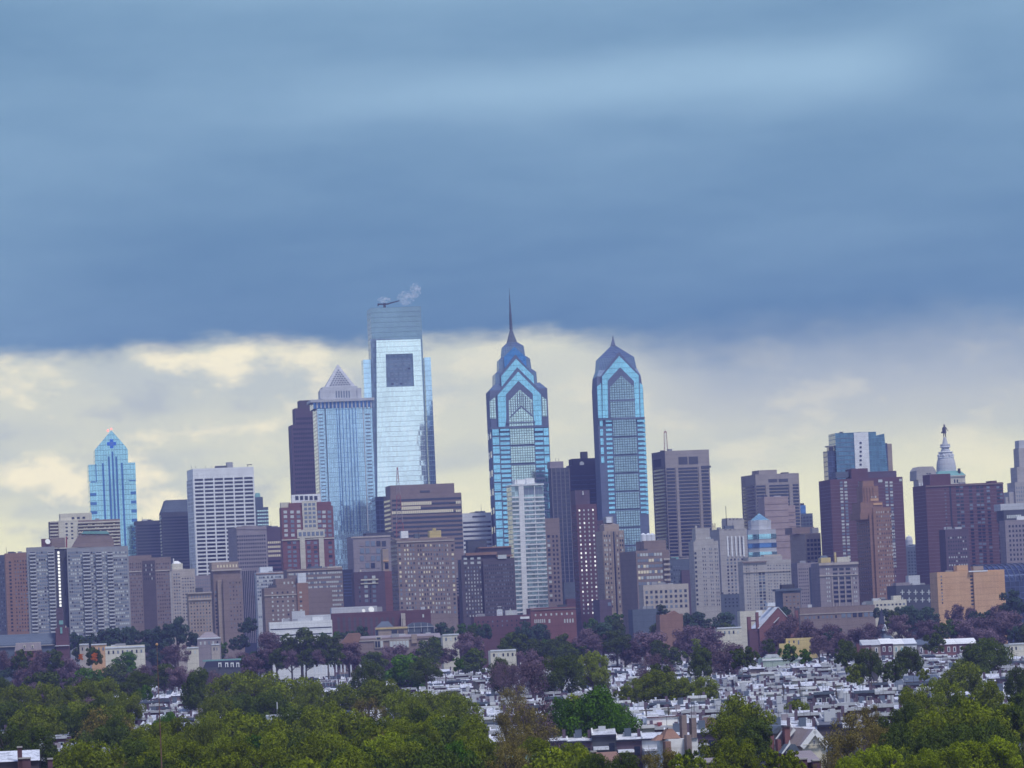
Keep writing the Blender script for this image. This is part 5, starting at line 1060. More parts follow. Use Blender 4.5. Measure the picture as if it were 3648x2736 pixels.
b.poly('roof', [(430, 1000), (700, 470), (880, 540), (1130, 540), (1320, 610), (1010, 985)], 'mauve', 2.5, 12)
b.poly('rear_gable', [(360, 690), (560, 500), (720, 470), (540, 700)], 'slate', 4, 10); b.poly('bargeboard', [(405, 830), (430, 830), (575, 640), (568, 620)], 'white', 1.8, 2.2); b.poly('bargeboard', [(720, 830), (745, 830), (935, 600), (880, 545)], 'white', 1.9, 2.4)
b.box('chimney', 575, 520, 715, None, 'red', .5, 2.0); b.box('chimney_cap', 560, 485, 720, 522, 'dkbrick', .3, 2.2); b.box('chimney', 345, 840, 440, None, 'red', -.5, 1); b.box('chimney', 150, 740, 320, None, 'red', 1, 3)
b.poly('low_gable', [(340, 1200), (540, 960), (700, 960), (870, 1200)], 'slate', -3, 0); b.poly('bargeboard', [(335, 1205), (365, 1205), (560, 960), (545, 850), (510, 960)], 'white', -3.4, -3.05)
b = B('gabled_house', 'grey gabled house with pale metal roof left of the white-trimmed house', 'house', Z17, 30, 330, 740, 850, mat='mauve', rot=5, body=False, dep=10); front_gable(b, 20, 210, 420, 740, 580, 'mauve', 'silver', .3)
# nearest roofs at the bottom edge
for (lab, zc, xl, xr, yt, D, mt, rm, ch) in (
        ('near house with white roof and three brick chimneys at the bottom left corner', Z9, -60, 330, 1352, 640, 'dkbrick', 'roofwhite', ((148, 188, 1222), (160, 262, 1316), (408, 450, 1322))),
        ('near house with red tiled roof and capped chimneys at the bottom', Z11, 605, 1010, 1370, 640, 'maroon', 'terracotta', ((604, 648, 1252), (724, 768, 1260), (868, 936, 1378), (965, 1030, 1388))),
        ('near house with pale teal roof edge at the bottom', Z11, 60, 425, 1392, 620, 'slate', 'teal', ((30, 120, 1356),)),
        ('near house with two capped chimneys under the bright tree', Z12, 280, 470, 1600, 610, 'maroon', 'mauve', ((272, 338, 1562), (385, 458, 1575))),
        ('near house with a dark chimney left of the bright bottom-right trees', Z12, 1060, 1180, 1575, 640, 'dkbrick', 'dkgrey', ((1074, 1136, 1490),)),
        ('near house with two capped chimneys right of the bright yellow shrubs', Z11, 1680, 1900, 1420, 620, 'maroon', 'mauve', ((1690, 1756, 1352), (1790, 1862, 1364)))):
    b = B('chimney_house', lab, 'house', zc, xl, xr, yt, D, mat=mt, rot=6, dep=9)
    m = MB(); m.frus(-.2, b.W + .2, -.4, b.dep, b.H, -.2, b.W + .2, b.dep - .3, b.dep, b.H + 1.3, rm); m.build('roof', b.root)
    for (xa, xb, ya) in ch:
        c_ = b.box('chimney', xa, ya + 12, xb, None, 'maroon', -1.6, -.45); x0, x1_, z0, z1_ = b.rect(xa - 4, ya, xb + 4, ya + 12); m = MB(); m.box(x0, x1_, -1.75, -.3, z0, z1_, 'stone'); m.build('chimney_cap', c_)
for b in ALLB: b.done()

# ================================================================ rowhouses
def proto(kind, w, h, wallm, roofm, trim, chim=True, k=0):
    parts = []
    def part(name, fn, kids=()):
        m = MB(); fn(m); parts.append((name, m))
    if kind == 'rear':
        part('wall', lambda m: (m.frus(0, w, 3, 13, 0, 0, w, 3, 13, h - .9, wallm)))
        part('roof', lambda m: m.add([(0, 2.8, h - .88), (w, 2.8, h - .88), (w, 13.1, h + .1), (0, 13.1, h + .1), (0, 13.1, h - .9), (w, 13.1, h - .9)], [(0, 1, 2, 3), (3, 2, 5, 4), (0, 3, 4), (1, 5, 2)], roofm))
        part('party_wall', lambda m: m.add([(0, 2.7, h - .9), (.3, 2.7, h - .9), (.3, 2.7, h - .5), (0, 2.7, h - .5), (0, 13.2, h), (.3, 13.2, h), (.3, 13.2, h + .45), (0, 13.2, h + .45)], [(0, 1, 2, 3), (3, 2, 6, 7), (0, 3, 7, 4), (1, 5, 6, 2)], trim))
        part('rear_wing', lambda m: m.frus(.3, w * .62, -3.2, 2.98, 0, .3, w * .62, -3.2, 2.98, h - 3.4, wallm))
        part('wing_roof', lambda m: m.frus(.15, w * .66, -3.5, 2.97, h - 3.38, .15, w * .66, -3.4, 2.97, h - 3.0 + .1, roofm))
        part('window', lambda m: m.box(w * .70, w * .92, 2.9, 3.05, h - 4.2, h - 2.4, 'wd')); part('window', lambda m: m.box(w * .22, w * .48, -3.3, -3.15, h - 5.6, h - 4.0, 'wm'))
    else:
        part('wall', lambda m: m.box(0, w, 0, 11, 0, h, wallm))
        part('cornice', lambda m: m.box(0, w, -.45, .4, h - .1, h + .55, trim))
        part('roof', lambda m: m.add([(0, .4, h + .2), (w, .4, h + .2), (w, 11, h - 1.0 + 1.1), (0, 11, h - 1.0 + 1.1)], [(0, 1, 2, 3)], roofm))
        for i in range(2):
            for z in (h - 2.6, h - 5.6): part('window', lambda m, i=i, z=z: (m.box(w * (.14 + .46 * i), w * (.40 + .46 * i), -.12, .05, z, z + 1.8, 'wp'), m.box(w * (.18 + .46 * i), w * (.36 + .46 * i), -.16, -.1, z + .12, z + 1.68, 'wd')))
    if chim: part('chimney', lambda m: m.box(w - .75, w - .1, 6.5, 7.3, h - 1, h + 1.2, 'plum'))
    if kind == 'rear': part('gutter', lambda m: m.box(-.02, w + .02, 2.55, 2.85, h - 1.25, h - .95, 'navy'))
    if k % 3 != 1: part('antenna', lambda m: (m.tube((w * .55, 8, h - .5), (w * .55, 8, h + 2.6), .06, .05, 4, 'iron'), m.box(w * .55 - .7, w * .55 + .7, 7.95, 8.05, h + 2.2, h + 2.28, 'iron')))
    if k % 2: part('roof_vent', lambda m: m.lathe([(.18, h - .8), (.18, h + .7), (.3, h + .7), (.3, h + .95)], 6, w * .35, 7.5, 'silver'))
    if k % 2 == 0 and kind == 'rear': part('roof_box', lambda m: m.box(w * .35, w * .62, 7.6, 9.6, h - 1, h + (.8 if k % 4 else 1.3), ('slate', 'lightgrey', 'mauve')[k % 3]))
    if k % 3 == 0: part('skylight', lambda m: m.box(w * .3, w * .6, 8, 9.4, h - .6, h + .5, 'lightgrey'))
    return parts
PRO = [(q, proto(*a, k=i), a[1]) for i, (q, a) in enumerate((
    ('white-roofed plum', ('rear', 5.0, 8.6, 'plum', 'roofwhite', 'white')), ('white-roofed white-walled', ('rear', 4.7, 8.9, 'lightgrey', 'roofwhite', 'silver')),
    ('silver-roofed slate', ('rear', 5.2, 8.2, 'slate', 'roofsilver', 'slate')), ('grey-roofed dark-walled', ('rear', 4.8, 8.4, 'dkgrey', 'roofsilver', 'white', False)),
    ('dark-roofed brick', ('rear', 5.0, 8.7, 'dkbrick', 'roofdark', 'lightgrey')), ('white-roofed tan', ('rear', 4.9, 8.5, 'mauve', 'roofwhite', 'slate')),
    ('brick-fronted', ('front', 5.0, 8.8, 'maroon', 'roofsilver', 'lightgrey')), ('cream-fronted', ('front', 4.9, 8.6, 'cream', 'roofwhite', 'white')), ('plum-fronted', ('front', 5.1, 9.0, 'plum', 'silver', 'slate')),
    ('three-storey brick', ('rear', 5.3, 10.6, 'brown', 'roofwhite', 'white'))))]
PM = [[(n, mesh(n, m.v, m.f, m.mats, m.mi if len(m.mats) > 1 else None)) for n, m in p] for _, p, _ in PRO]
ZONES = (('between the olive trees', 505, 780, 2425, 2600), ('behind the olive crowns', 940, 1420, 2375, 2480), ('by the centre dish', 1420, 1860, 2370, 2500), ('left of the vivid tree', 1840, 2010, 2380, 2520),
    ('above the vivid tree', 2010, 2330, 2340, 2500), ('around the olive clump', 2330, 2560, 2330, 2640), ('in the white roof field', 2560, 2900, 2335, 2640), ('left of the long roof', 2900, 3200, 2340, 2620), ('above the right-hand trees', 3200, 3660, 2280, 2480))
cand = []; stuff = []
rg = random.Random(11); y = 890.0; ri = 0
while y < 2080:
    rear = ri % 2 == 0
    x = -(.138 * y + 8); blk = rg.randint(0, 2); rm = rg.choice([0, 0, 1, 2, 2, 3, 5, 4, 4, 9]); rf = rg.choice([6, 6, 7, 8])
    ph = rg.uniform(0, 120)
    while x < .138 * y + 8:
        if (x + ph) % 118 < 11: x += 1.0; rm = rg.choice([0, 1, 1, 2, 3, 5, 0, 4, 9]); rf = rg.choice([6, 6, 7, 8]); continue
        q = (rm if rg.random() < .62 else rg.choice([0, 1, 2, 2, 3, 5, 4, 4])) if rear else (rf if rg.random() < .75 else rg.choice([6, 7, 8]))
        w = PRO[q][2]; hs = rg.uniform(.9, 1.12)
        t = (x + w / 2) / y; px = CX + F * t; zt = PRO[q][2]
        py = yhor(px) + (CH - 8.0) * F / y - 0
        zi = next((i for i, z in enumerate(ZONES) if z[1] <= px <= z[2] and z[3] <= py <= z[4]), None)
        (cand if zi is not None else stuff).append((y, x, q, hs, zi, ri))
        x += w
    y += 22.0 if rear else 30.0
    ri += 1
cand.sort()
ind, stuff = cand[:300], stuff + cand[300:]
ORD = ['first', 'second', 'third', 'fourth', 'fifth', 'sixth', 'seventh', 'eighth', 'ninth', 'tenth', 'eleventh', 'twelfth', 'thirteenth', 'fourteenth', 'fifteenth', 'sixteenth', 'seventeenth', 'eighteenth', 'nineteenth', 'twentieth'] + ['twenty-' + q for q in ('first', 'second', 'third', 'fourth', 'fifth', 'sixth', 'seventh', 'eighth', 'ninth')] + ['thirtieth'] + ['thirty-' + q for q in ('first', 'second', 'third', 'fourth', 'fifth', 'sixth', 'seventh', 'eighth', 'ninth')]
rows = {}
for c in ind: rows.setdefault(c[4], {}).setdefault(c[5], []).append(c)
for zi, rr in rows.items():
    for rn, r_ in enumerate(sorted(rr)):
        for hn, (y, x, q, hs, _, _) in enumerate(sorted(rr[r_], key=lambda c: c[1])):
            lab = '%s rowhouse, %s from left, %s row %s' % (PRO[q][0], ORD[min(hn, 38)], 'nearest' if rn == 0 else ORD[rn] + ' nearest', ZONES[zi][0])
            t = thing('rowhouse', lab, 'house', (x, y, 0), 0, 'rowhouses packed below the skyline')
            for n, me in PM[q]: obj(n, me, t, None, None, (1, 1, hs))
V = []; Fc = []; MI = []; mats = []
for (y, x, q, hs, _, _) in stuff:
    px = CX + F * x / y
    for n, m in PRO[q][1]:
        if y > 1700 and n in ('window', 'skylight', 'roof_vent', 'antenna'): continue
        if n in ('roof_box', 'chimney', 'roof_vent', 'antenna') and (int(x * 7 + y) % 3 == 0): continue
        o = len(V); V += [(vx + x, vy + y, vz * hs) for vx, vy, vz in m.v]; Fc += [tuple(i + o for i in f) for f in m.f]
        for k in m.mi:
            mm = m.mats[k]
            if mm not in mats: mats.append(mm)
            MI.append(mats.index(mm))
o = obj('rowhouse_rows', mesh('rowhouse_rows', V, Fc, mats, MI)); tag(o, 'far rows of small flat-roofed brick and white houses running up to the skyline', 'houses', None, 'stuff')

# ================================================================ poles, dishes
def pole(px, ytop, H=11.0, D=None, lab='', arms=1):
    if D is None: D = (CH - H) * F / (ytop - yhor(px))
    p = P(px, ytop, D); t = thing('utility_pole', lab, 'pole', (p.x, D, 0), 0, 'utility poles standing among the rowhouses')
    m = MB(); m.tube((0, 0, 0), (0, 0, p.z), .20, .14, 7, 'bark'); m.build('post', t)
    for i in range(arms): m = MB(); m.box(-1.5, 1.5, -.1, .1, p.z - .7 - i * 1.2, p.z - .45 - i * 1.2, 'bark'); m.build('crossarm', t)
    m = MB(); m.lathe([(.25, 0), (.28, .1), (.28, .9), (.2, 1.0)], 8, .45, 0, 'grey'); m.build('transformer', t, (0, 0, p.z - 3))
pl = [(1800 + x * .4159, 2150 + y * .4159) for x, y in ((1395, 880), (1205, 895), (1090, 430), (1180, 440), (1500, 425), (1940, 560), (2055, 440), (1800, 458), (430, 600), (660, 660), (220, 608))] + \
     [(2728 + x * .4159, 2050 + y * .4159) for x, y in ((420, 880), (200, 690), (70, 640), (905, 900), (1500, 745), (1880, 790), (2030, 650), (2135, 750), (150, 950), (660, 695), (290, 935), (600, 930), (1410, 800), (780, 880), (1010, 640))] + \
     [(900 + x * .4159, 2150 + y * .4159) for x, y in ((590, 640), (360, 640), (460, 630), (1820, 540), (1650, 600))]
pl.sort()
for i, (px, yt) in enumerate(pl):
    pole(px, yt, 11.0 if i % 3 else 12.5, None, 'dark wooden utility pole with crossarm, %s pole counted from the left' % ORD[i])
pole(2728 + 2015 * .4159, 2050 + 1265 * .4159, 13, 700, 'near utility pole with a wide crossarm rising from the big right-hand trees', 1)
t = thing('flagpole', 'tall rusty bare pole with an orange ball finial at lower left', 'pole', (P(576, 2736, 600).x, 600, 0))
pt = P(561, 2296, 600)
m = MB(); m.tube((0, 0, 0), (0, 0, pt.z * .55), .13, .085, 9, 'rustpole'); m.tube((0, 0, pt.z * .55), (0, 0, pt.z), .075, .035, 9, 'rustpole'); m.build('pole', t)
m = MB(); m.lathe([(.02, -.2), (.12, -.16), (.2, 0), (.12, .16), (.02, .2)], 12, 0, 0, 'orange'); m.build('finial', t, (0, 0, pt.z))
for (px, py, r_, D, lab) in ((1692, 2447, 1.75, 1420, 'large dark satellite dish standing above the white roofs at centre'), (3112, 2414, 1.6, 1250, 'large dark satellite dish left of the long grey roof')):
    p = P(px, py, D); t = thing('satellite_dish', lab, 'dish', (p.x, D, 0))
    m = MB(); n = 20; m.lathe([(.15, 0), (r_ * .5, .12), (r_ * .85, .4), (r_, .62), (r_ * .85, .46), (r_ * .5, .2)], n, 0, 0, 'iron'); d = m.build('reflector', t, (0, 0, p.z)); d.rotation_euler = (R(62), 0, R(60))
    m = MB(); m.tube((0, .5, 0), (0, .5, p.z), .14, .12, 7, 'iron'); m.build('mast', t)
    m = MB(); m.poly([(r_ * .5, p.z - r_ * .9), (r_ * 1.5, p.z - r_ * 1.0), (r_ * 1.1, p.z - r_ * .3), (r_ * 1.15, p.z + r_ * .4), (r_ * .9, p.z)], .1, .35, 'white'); m.build('bracket', t)
for i, xx in enumerate((438, 520, 548, 582, 612, 640, 675, 705, 740, 782, 830, 902, 918, 942)):
    px = 900 + xx * .4159; p = P(px, 2150 + 518 * .4159, 1700)
    t = thing('banner_pole', 'slim white-bannered pole, %s from the left in the row above the white roofs' % ORD[i], 'pole', (p.x, 1700 + (i % 3) * 6, 0), 0, 'banner poles in a row above the white roofs')
    m = MB(); m.tube((0, 0, 0), (0, 0, p.z), .07, .05, 6, 'lightgrey'); m.build('post', t); m = MB(); m.box(.1, .5, -.05, .05, p.z - 3.2, p.z - .4, 'silver'); m.build('banner', t)

# ================================================================ trees
def leafmat(name, rgb, var=.5, trans=.13):
    m = bpy.data.materials.new(name); m.use_nodes = True; t = NT(m.node_tree); t.n.clear()
    g = t.new('ShaderNodeNewGeometry'); oi = t.new('ShaderNodeObjectInfo')
    o = t.new('ShaderNodeTexCoord').outputs['Object']
    k = t.m('MULTIPLY_ADD', t.m('SUBTRACT', g.outputs['Random Per Island'], .5), var, 1.0)
    k = t.m('MULTIPLY_ADD', t.m('SUBTRACT', t.noise(o, 2.6, 2.0), .5), 1.0, k)
    k = t.m('MULTIPLY', k, t.m('MULTIPLY_ADD', oi.outputs['Random'], .45, .78))
    c = t.vm('SCALE', t.mix(t.m('MULTIPLY', g.outputs['Random Per Island'], .35), rgb, (rgb[0] * 1.7, rgb[1] * 1.35, rgb[2] * .8)), sc=k)
    d = t.new('ShaderNodeBsdfDiffuse'); t.l.new(c, d.inputs[0]); tr = t.new('ShaderNodeBsdfTranslucent'); t.l.new(c, tr.inputs[0])
    mx = t.new('ShaderNodeMixShader'); mx.inputs[0].default_value = trans; t.l.new(d.outputs[0], mx.inputs[1]); t.l.new(tr.outputs[0], mx.inputs[2])
    ou = t.new('ShaderNodeOutputMaterial'); t.l.new(mx.outputs[0], ou.inputs[0]); MATS[name] = m
for n, c in dict(ol=(.125, .165, .010), dk=(.058, .090, .014), gr=(.052, .122, .008), br=(.14, .125, .035), yl=(.155, .21, .010), pu=(.135, .10, .14), df=(.045, .085, .058), og=(.55, .17, .03)).items(): leafmat('leaf_' + n, c)
def crown_mesh(seed, nc, nl, leaf, sparse=False, tall=1.0):
    g = random.Random(seed); vs_ = []; fs = []; cl = []
    lob = [(g.uniform(.82, 1.12), g.uniform(0, 6.28), g.uniform(.78, 1.1)) for _ in range(3)]
    for i in range(nc):
        a = g.uniform(0, 2 * math.pi); z = g.uniform(-.60, .82); rr = math.sqrt(max(.03, 1 - (z / .95) ** 2)) if z > 0 else math.sqrt(max(.05, 1 - (z / .85) ** 2))
        rr *= lob[0][0] + .14 * math.sin(2 * a + lob[0][1]) + .10 * math.sin(3 * a + lob[1][1])
        q = g.uniform(.45, .86) * rr; cl.append((q * math.cos(a), q * math.sin(a), z * .82 * (1 + .12 * math.sin(a + lob[2][1])), g.uniform(.13, .30)))
    cl.append((g.uniform(-.15, .15), g.uniform(-.15, .15), .55, .30)); cl.append((0, 0, .1, .42))
    tot = sum(c[3] ** 2 for c in cl)
    for (cx_, cy_, cz, r) in cl:
        for j in range(int(nl * r * r / tot)):
            d = Vector((g.gauss(0, 1), g.gauss(0, 1), g.gauss(0, 1))).normalized()
            rad = r * (g.uniform(.55, 1.0) if not sparse else g.uniform(.1, 1.15)) ** .6
            if g.random() < .12: rad *= g.uniform(1.0, 1.25)
            p = Vector((cx_, cy_, cz)) + d * rad
            nrm = (d + Vector((g.gauss(0, .55), g.gauss(0, .55), g.gauss(0, .55) + .15))).normalized()
            u = nrm.orthogonal().normalized(); ang = g.uniform(0, 6.28); w = nrm.cross(u)
            s_ = leaf * g.uniform(.6, 1.3); e1 = (u * math.cos(ang) + w * math.sin(ang)) * s_; e2 = (w * math.cos(ang) - u * math.sin(ang)) * s_ * g.uniform(.45, .9)
            o = len(vs_); vs_ += [tuple(p - e1), tuple(p - e2 * .8 + e1 * .1), tuple(p + e1), tuple(p + e2)]; fs.append((o, o + 1, o + 2, o + 3))
    me = bpy.data.meshes.new('crown'); me.from_pydata(vs_, [], fs); me.materials.append(MATS['leaf_ol']); me.update()
    m = MB(); m.tube((0, 0, -3.0), (0, 0, -.5), .075, .055, 7, 'bark')
    m.tube((0, 0, -.6), (.05, .03, .45), .055, .015, 6, 'bark')
    for (cx_, cy_, cz, r) in cl[:9]:
        m.tube((0, 0, min(-.35, cz - .4)), (cx_ * .6, cy_ * .6, cz - .15), .04, .022, 5, 'bark'); m.tube((cx_ * .6, cy_ * .6, cz - .15), (cx_, cy_, cz), .022, .008, 5, 'bark')
    return me, mesh('trunk', m.v, m.f, m.mats)
NEAR = [crown_mesh(s, 40, 13000, .034) for s in (1, 2, 3, 4, 5, 6)]
FAR = [crown_mesh(s, 26, 4600, .056) for s in (11, 12, 13, 14)]
SPN = [crown_mesh(s, 20, 5200, .030, True) for s in (21, 22, 23)]
SPF = [crown_mesh(s, 22, 6500, .042, True) for s in (31, 32, 33)]
tg = random.Random(5); TREES = []
CLEAR = ((940, 1860, 2368, 2475), (1850, 2560, 2375, 2480), (2560, 3640, 2345, 2440), (420, 760, 2370, 2430), (520, 745, 2440, 2560), (2540, 3180, 2380, 2545), (2760, 2930, 2570, 2690), (2300, 2520, 2510, 2660), (950, 1060, 2535, 2600), (1880, 2120, 2390, 2470), (1700, 1850, 2410, 2480), (3040, 3420, 2265, 2340), (1380, 1600, 2330, 2352), (3210, 3360, 2395, 2470), (0, 190, 2660, 2740))
def tree(zc, x, yt, w, kind, Ht=15.0, D=None, cap=2380, hk=.85, fill=True):
    px = zc[0] + x * zc[2]; py = zc[1] + yt * zc[2]; wp = w * zc[2]
    if D is None:
        dy = py - yhor(px); Ht = Ht if Ht != 15.0 else 15.0 + 5.0 * min(1, max(0, (230 - dy) / 90))
        cap = 1960 if cap == 2380 else cap
        D = min(cap, (CH - Ht) * F / dy) if dy > 1 else cap
    wm = wp * D / F; n = max(1, math.ceil(wm / 17.0))
    for i in range(n):
        ex = (i - (n - 1) / 2) * wp / n; wi = wm / n * (1.4 if n > 1 else 1.2) * tg.uniform(.92, 1.1)
        pyi = py + (abs(ex) / wp * 2) ** 2 * wp * .10 + (tg.uniform(0, .10) * wp / n if n > 1 else 0); Di = D + tg.uniform(-12, 12) * (n > 1)
        p = P(px + ex, pyi, Di); TREES.append((px + ex, pyi, p, Di, wi, kind, hk))
        if kind == 'og' or not fill: continue
        if D < 1400:
            for q in range(1 if kind in ('yl', 'br') else 2):                       # the mass carries on below the top crown
                qx = px + ex + tg.uniform(-.55, .55) * wi * F / Di; qy = pyi + tg.uniform(.45, .95) * wi * F / Di
                if qy > 2740 or any(z[0] - wi * F / Di * .4 < qx < z[1] + wi * F / Di * .4 and z[2] - wi * F / Di * .6 < qy < z[3] for z in CLEAR): continue
                Dq = min(Di - 5, (CH - tg.uniform(12.5, 15.5)) * F / max(20, qy - yhor(qx)))
                if Dq < 560: continue
                TREES.append((qx, qy, P(qx, qy, Dq), Dq, wi * tg.uniform(.75, 1.05), 'ol' if kind == 'gr' else kind if tg.random() < .7 else 'dk' if kind in ('ol', 'yl') else 'ol', hk))
        elif kind in ('pu', 'dk', 'gr', 'df') and D < 2450:
            for q in range(1):
                qx = px + ex + tg.uniform(-.7, .7) * wi * F / Di; qy = pyi + tg.uniform(.1, .4) * wi * F / Di; Dq = min(D - 10, (CH - tg.uniform(13, 18)) * F / max(20, qy - yhor(qx)))
                if any(z[0] - wi * F / Di * .4 < qx < z[1] + wi * F / Di * .4 and z[2] - wi * F / Di * .6 < qy < z[3] for z in CLEAR): continue
                TREES.append((qx, qy, P(qx, qy, Dq), Dq, wi * tg.uniform(.7, 1.0), 'dk' if kind == 'gr' else kind if tg.random() < .75 else 'dk', hk))
for a in ((50, 655, 190, 'dk'), (190, 706, 300, 'ol'), (430, 700, 300, 'ol'), (690, 700, 280, 'ol'), (890, 664, 240, 'ol'), (1090, 770, 240, 'ol'), (120, 880, 330, 'dk'), (430, 900, 380, 'dk'), (700, 860, 320, 'ol'), (980, 890, 340, 'ol'), (60, 1050, 300, 'dk'), (330, 1080, 320, 'dk'),
          (1235, 700, 110, 'gr'), (1925, 622, 290, 'ol'), (2110, 604, 330, 'ol'), (2120, 800, 250, 'dk'), (1850, 800, 260, 'ol'), (1260, 1035, 320, 'ol'), (1500, 1010, 300, 'ol'), (1420, 950, 180, 'gr'), (1760, 955, 340, 'ol'), (2000, 990, 320, 'ol'), (1150, 1200, 340, 'dk'), (1620, 1180, 360, 'ol'), (1900, 1180, 340, 'ol'), (2140, 1120, 300, 'ol'), (1400, 1250, 320, 'ol'),
          (370, 590, 330, 'dk'), (1080, 425, 230, 'gr'), (760, 560, 230, 'gr'), (980, 520, 250, 'dk'), (60, 480, 190, 'df'), (1690, 595, 280, 'dk'), (1400, 520, 240, 'dk'), (800, 375, 140, 'dk'), (790, 640, 220, 'dk'), (1180, 590, 200, 'dk')): tree(Z9, *a)
for a in ((880, 900, 430, 'br'),): tree(Z9, *a, Ht=17)
for a in ((430, 450, 420, 'pu'), (230, 560, 250, 'pu'), (620, 520, 240, 'pu'), (1220, 530, 220, 'pu'), (1500, 360, 200, 'pu'), (1560, 540, 240, 'pu'), (700, 640, 200, 'pu'), (1850, 575, 220, 'pu'), (2060, 420, 240, 'pu')): tree(Z9, *a)
for a in ((1030, 195, 300, 'df'), (1510, 130, 190, 'df'), (1300, 225, 260, 'df'), (1640, 245, 110, 'df'), (700, 280, 180, 'gr'), (1870, 305, 150, 'gr'), (1750, 355, 170, 'df'), (2085, 265, 120, 'df'), (640, 250, 120, 'df'), (2130, 120, 120, 'df'), (860, 240, 160, 'df')): tree(Z9, *a, D=2420)
tree(Z9, 690, 432, 48, 'og', D=1750, hk=.9); tree(Z9, 805, 425, 60, 'og', D=1760, hk=.9)
for a in ((60, 618, 420, 'ol'), (310, 650, 380, 'ol'), (120, 800, 340, 'dk'), (480, 690, 200, 'ol'), (760, 720, 330, 'ol'), (1050, 675, 420, 'ol'), (1240, 770, 300, 'ol'), (1500, 770, 360, 'ol'), (1640, 760, 260, 'ol'), (1800, 800, 260, 'ol'), (590, 890, 430, 'ol'), (840, 955, 480, 'ol'), (240, 1030, 430, 'ol'), (1180, 980, 360, 'ol'), (1440, 930, 340, 'dk'), (1680, 1000, 420, 'dk'), (1120, 1170, 380, 'yl'), (900, 1260, 330, 'yl'), (430, 1180, 380, 'ol'), (120, 1250, 320, 'ol'), (640, 1150, 340, 'ol'), (1400, 1180, 380, 'dk'), (1700, 1210, 320, 'gr'), (1880, 1150, 300, 'ol'), (10, 1130, 160, 'gr'), (960, 820, 300, 'br'), (1350, 830, 250, 'ol'), (340, 900, 260, 'dk')): tree(Z10, *a)
for a in ((410, 222, 300, 'dk'), (600, 375, 165, 'gr'), (1030, 425, 200, 'dk'), (1340, 460, 360, 'gr'), (1540, 300, 260, 'dk'), (60, 410, 220, 'df'), (1480, 470, 240, 'dk'), (1760, 465, 95, 'gr'), (1890, 395, 260, 'dk'), (2190, 260, 200, 'dk'), (980, 520, 220, 'dk'), (1240, 500, 140, 'gr'), (480, 350, 120, 'dk'), (2140, 480, 200, 'dk')): tree(Z10, *a)
for a in ((290, 360, 340, 'pu'), (820, 350, 280, 'pu'), (1270, 355, 330, 'pu'), (1100, 420, 200, 'pu'), (150, 250, 240, 'pu'), (1850, 250, 260, 'pu'), (2120, 500, 190, 'pu'), (1650, 380, 160, 'pu'), (900, 420, 220, 'pu')): tree(Z10, *a)
for a in ((1800, 175, 140, 'gr'), (1985, 175, 120, 'df'), (600, 248, 80, 'gr'), (710, 245, 150, 'gr'), (910, 198, 150, 'df'), (1640, 165, 170, 'df'), (1900, 170, 90, 'gr')): tree(Z10, *a, D=2280)
tree(Z11, 740, 768, 640, 'gr', 17.5)
TREES[:] = [q for q in TREES if q[5] != 'gr' or abs(q[0] - 2108) > 260 or q[1] < 2440]
for a in ((1320, 592, 280, 'ol'), (1150, 650, 210, 'ol'), (1490, 650, 220, 'ol'), (1670, 640, 230, 'ol'), (1330, 690, 260, 'dk'), (1010, 710, 170, 'ol'), (1580, 720, 180, 'dk')): tree(Z11, *a, D=1190, hk=.62, fill=False)
for a in ((270, 1088, 250, 'ol'), (165, 1135, 130, 'ol'), (290, 1190, 130, 'yl')): tree(Z12, *a, D=1010, hk=.6, fill=False)
for x_, y_, w_ in ((740, 766, 460), (520, 830, 330), (950, 850, 330), (700, 950, 480)): tree(Z11, x_, y_, w_, 'gr', 17.0, 905, fill=False)
for a in ((70, 720, 250, 'br'), (200, 890, 330, 'br'), (130, 1040, 320, 'br'), (540, 1200, 230, 'yl'), (2010, 830, 430, 'ol'), (1900, 1000, 360, 'ol'), (2120, 1010, 320, 'dk'), (1960, 1180, 360, 'ol'), (1380, 1265, 300, 'br'), (1240, 1290, 200, 'br'), (1480, 1290, 170, 'yl'), (1640, 1315, 150, 'yl'), (1570, 1250, 120, 'dk'), (760, 1290, 200, 'dk'), (1030, 1290, 230, 'dk'), (260, 1180, 260, 'ol'), (80, 1230, 260, 'br')): tree(Z11, *a)
for a in ((830, 175, 240, 'df'), (90, 260, 200, 'dk'), (340, 310, 170, 'gr'), (480, 270, 190, 'dk'), (530, 360, 260, 'dk'), (470, 460, 300, 'dk'), (740, 430, 260, 'ol'), (1632, 300, 90, 'yl'), (1665, 390, 190, 'dk'), (2085, 370, 150, 'dk'), (1310, 320, 200, 'dk'), (640, 330, 140, 'gr'), (1300, 520, 180, 'dk'), (1990, 395, 130, 'dk')): tree(Z11, *a)
for a in ((700, 230, 240, 'pu'), (220, 400, 280, 'pu'), (230, 500, 330, 'pu'), (1300, 440, 220, 'pu'), (1550, 200, 280, 'pu'), (1740, 225, 330, 'pu'), (1250, 260, 320, 'pu'), (1020, 310, 280, 'pu'), (1900, 340, 320, 'pu'), (40, 520, 220, 'pu'), (1180, 560, 130, 'pu')): tree(Z11, *a)
for a in ((940, 88, 170, 'gr'), (730, 128, 120, 'gr'), (1400, 150, 160, 'gr'), (1650, 75, 230, 'df'), (1860, 85, 200, 'df'), (1330, 8, 80, 'df'), (290, 175, 200, 'df'), (170, 150, 100, 'df'), (1560, 82, 120, 'df')): tree(Z11, *a, D=2330)
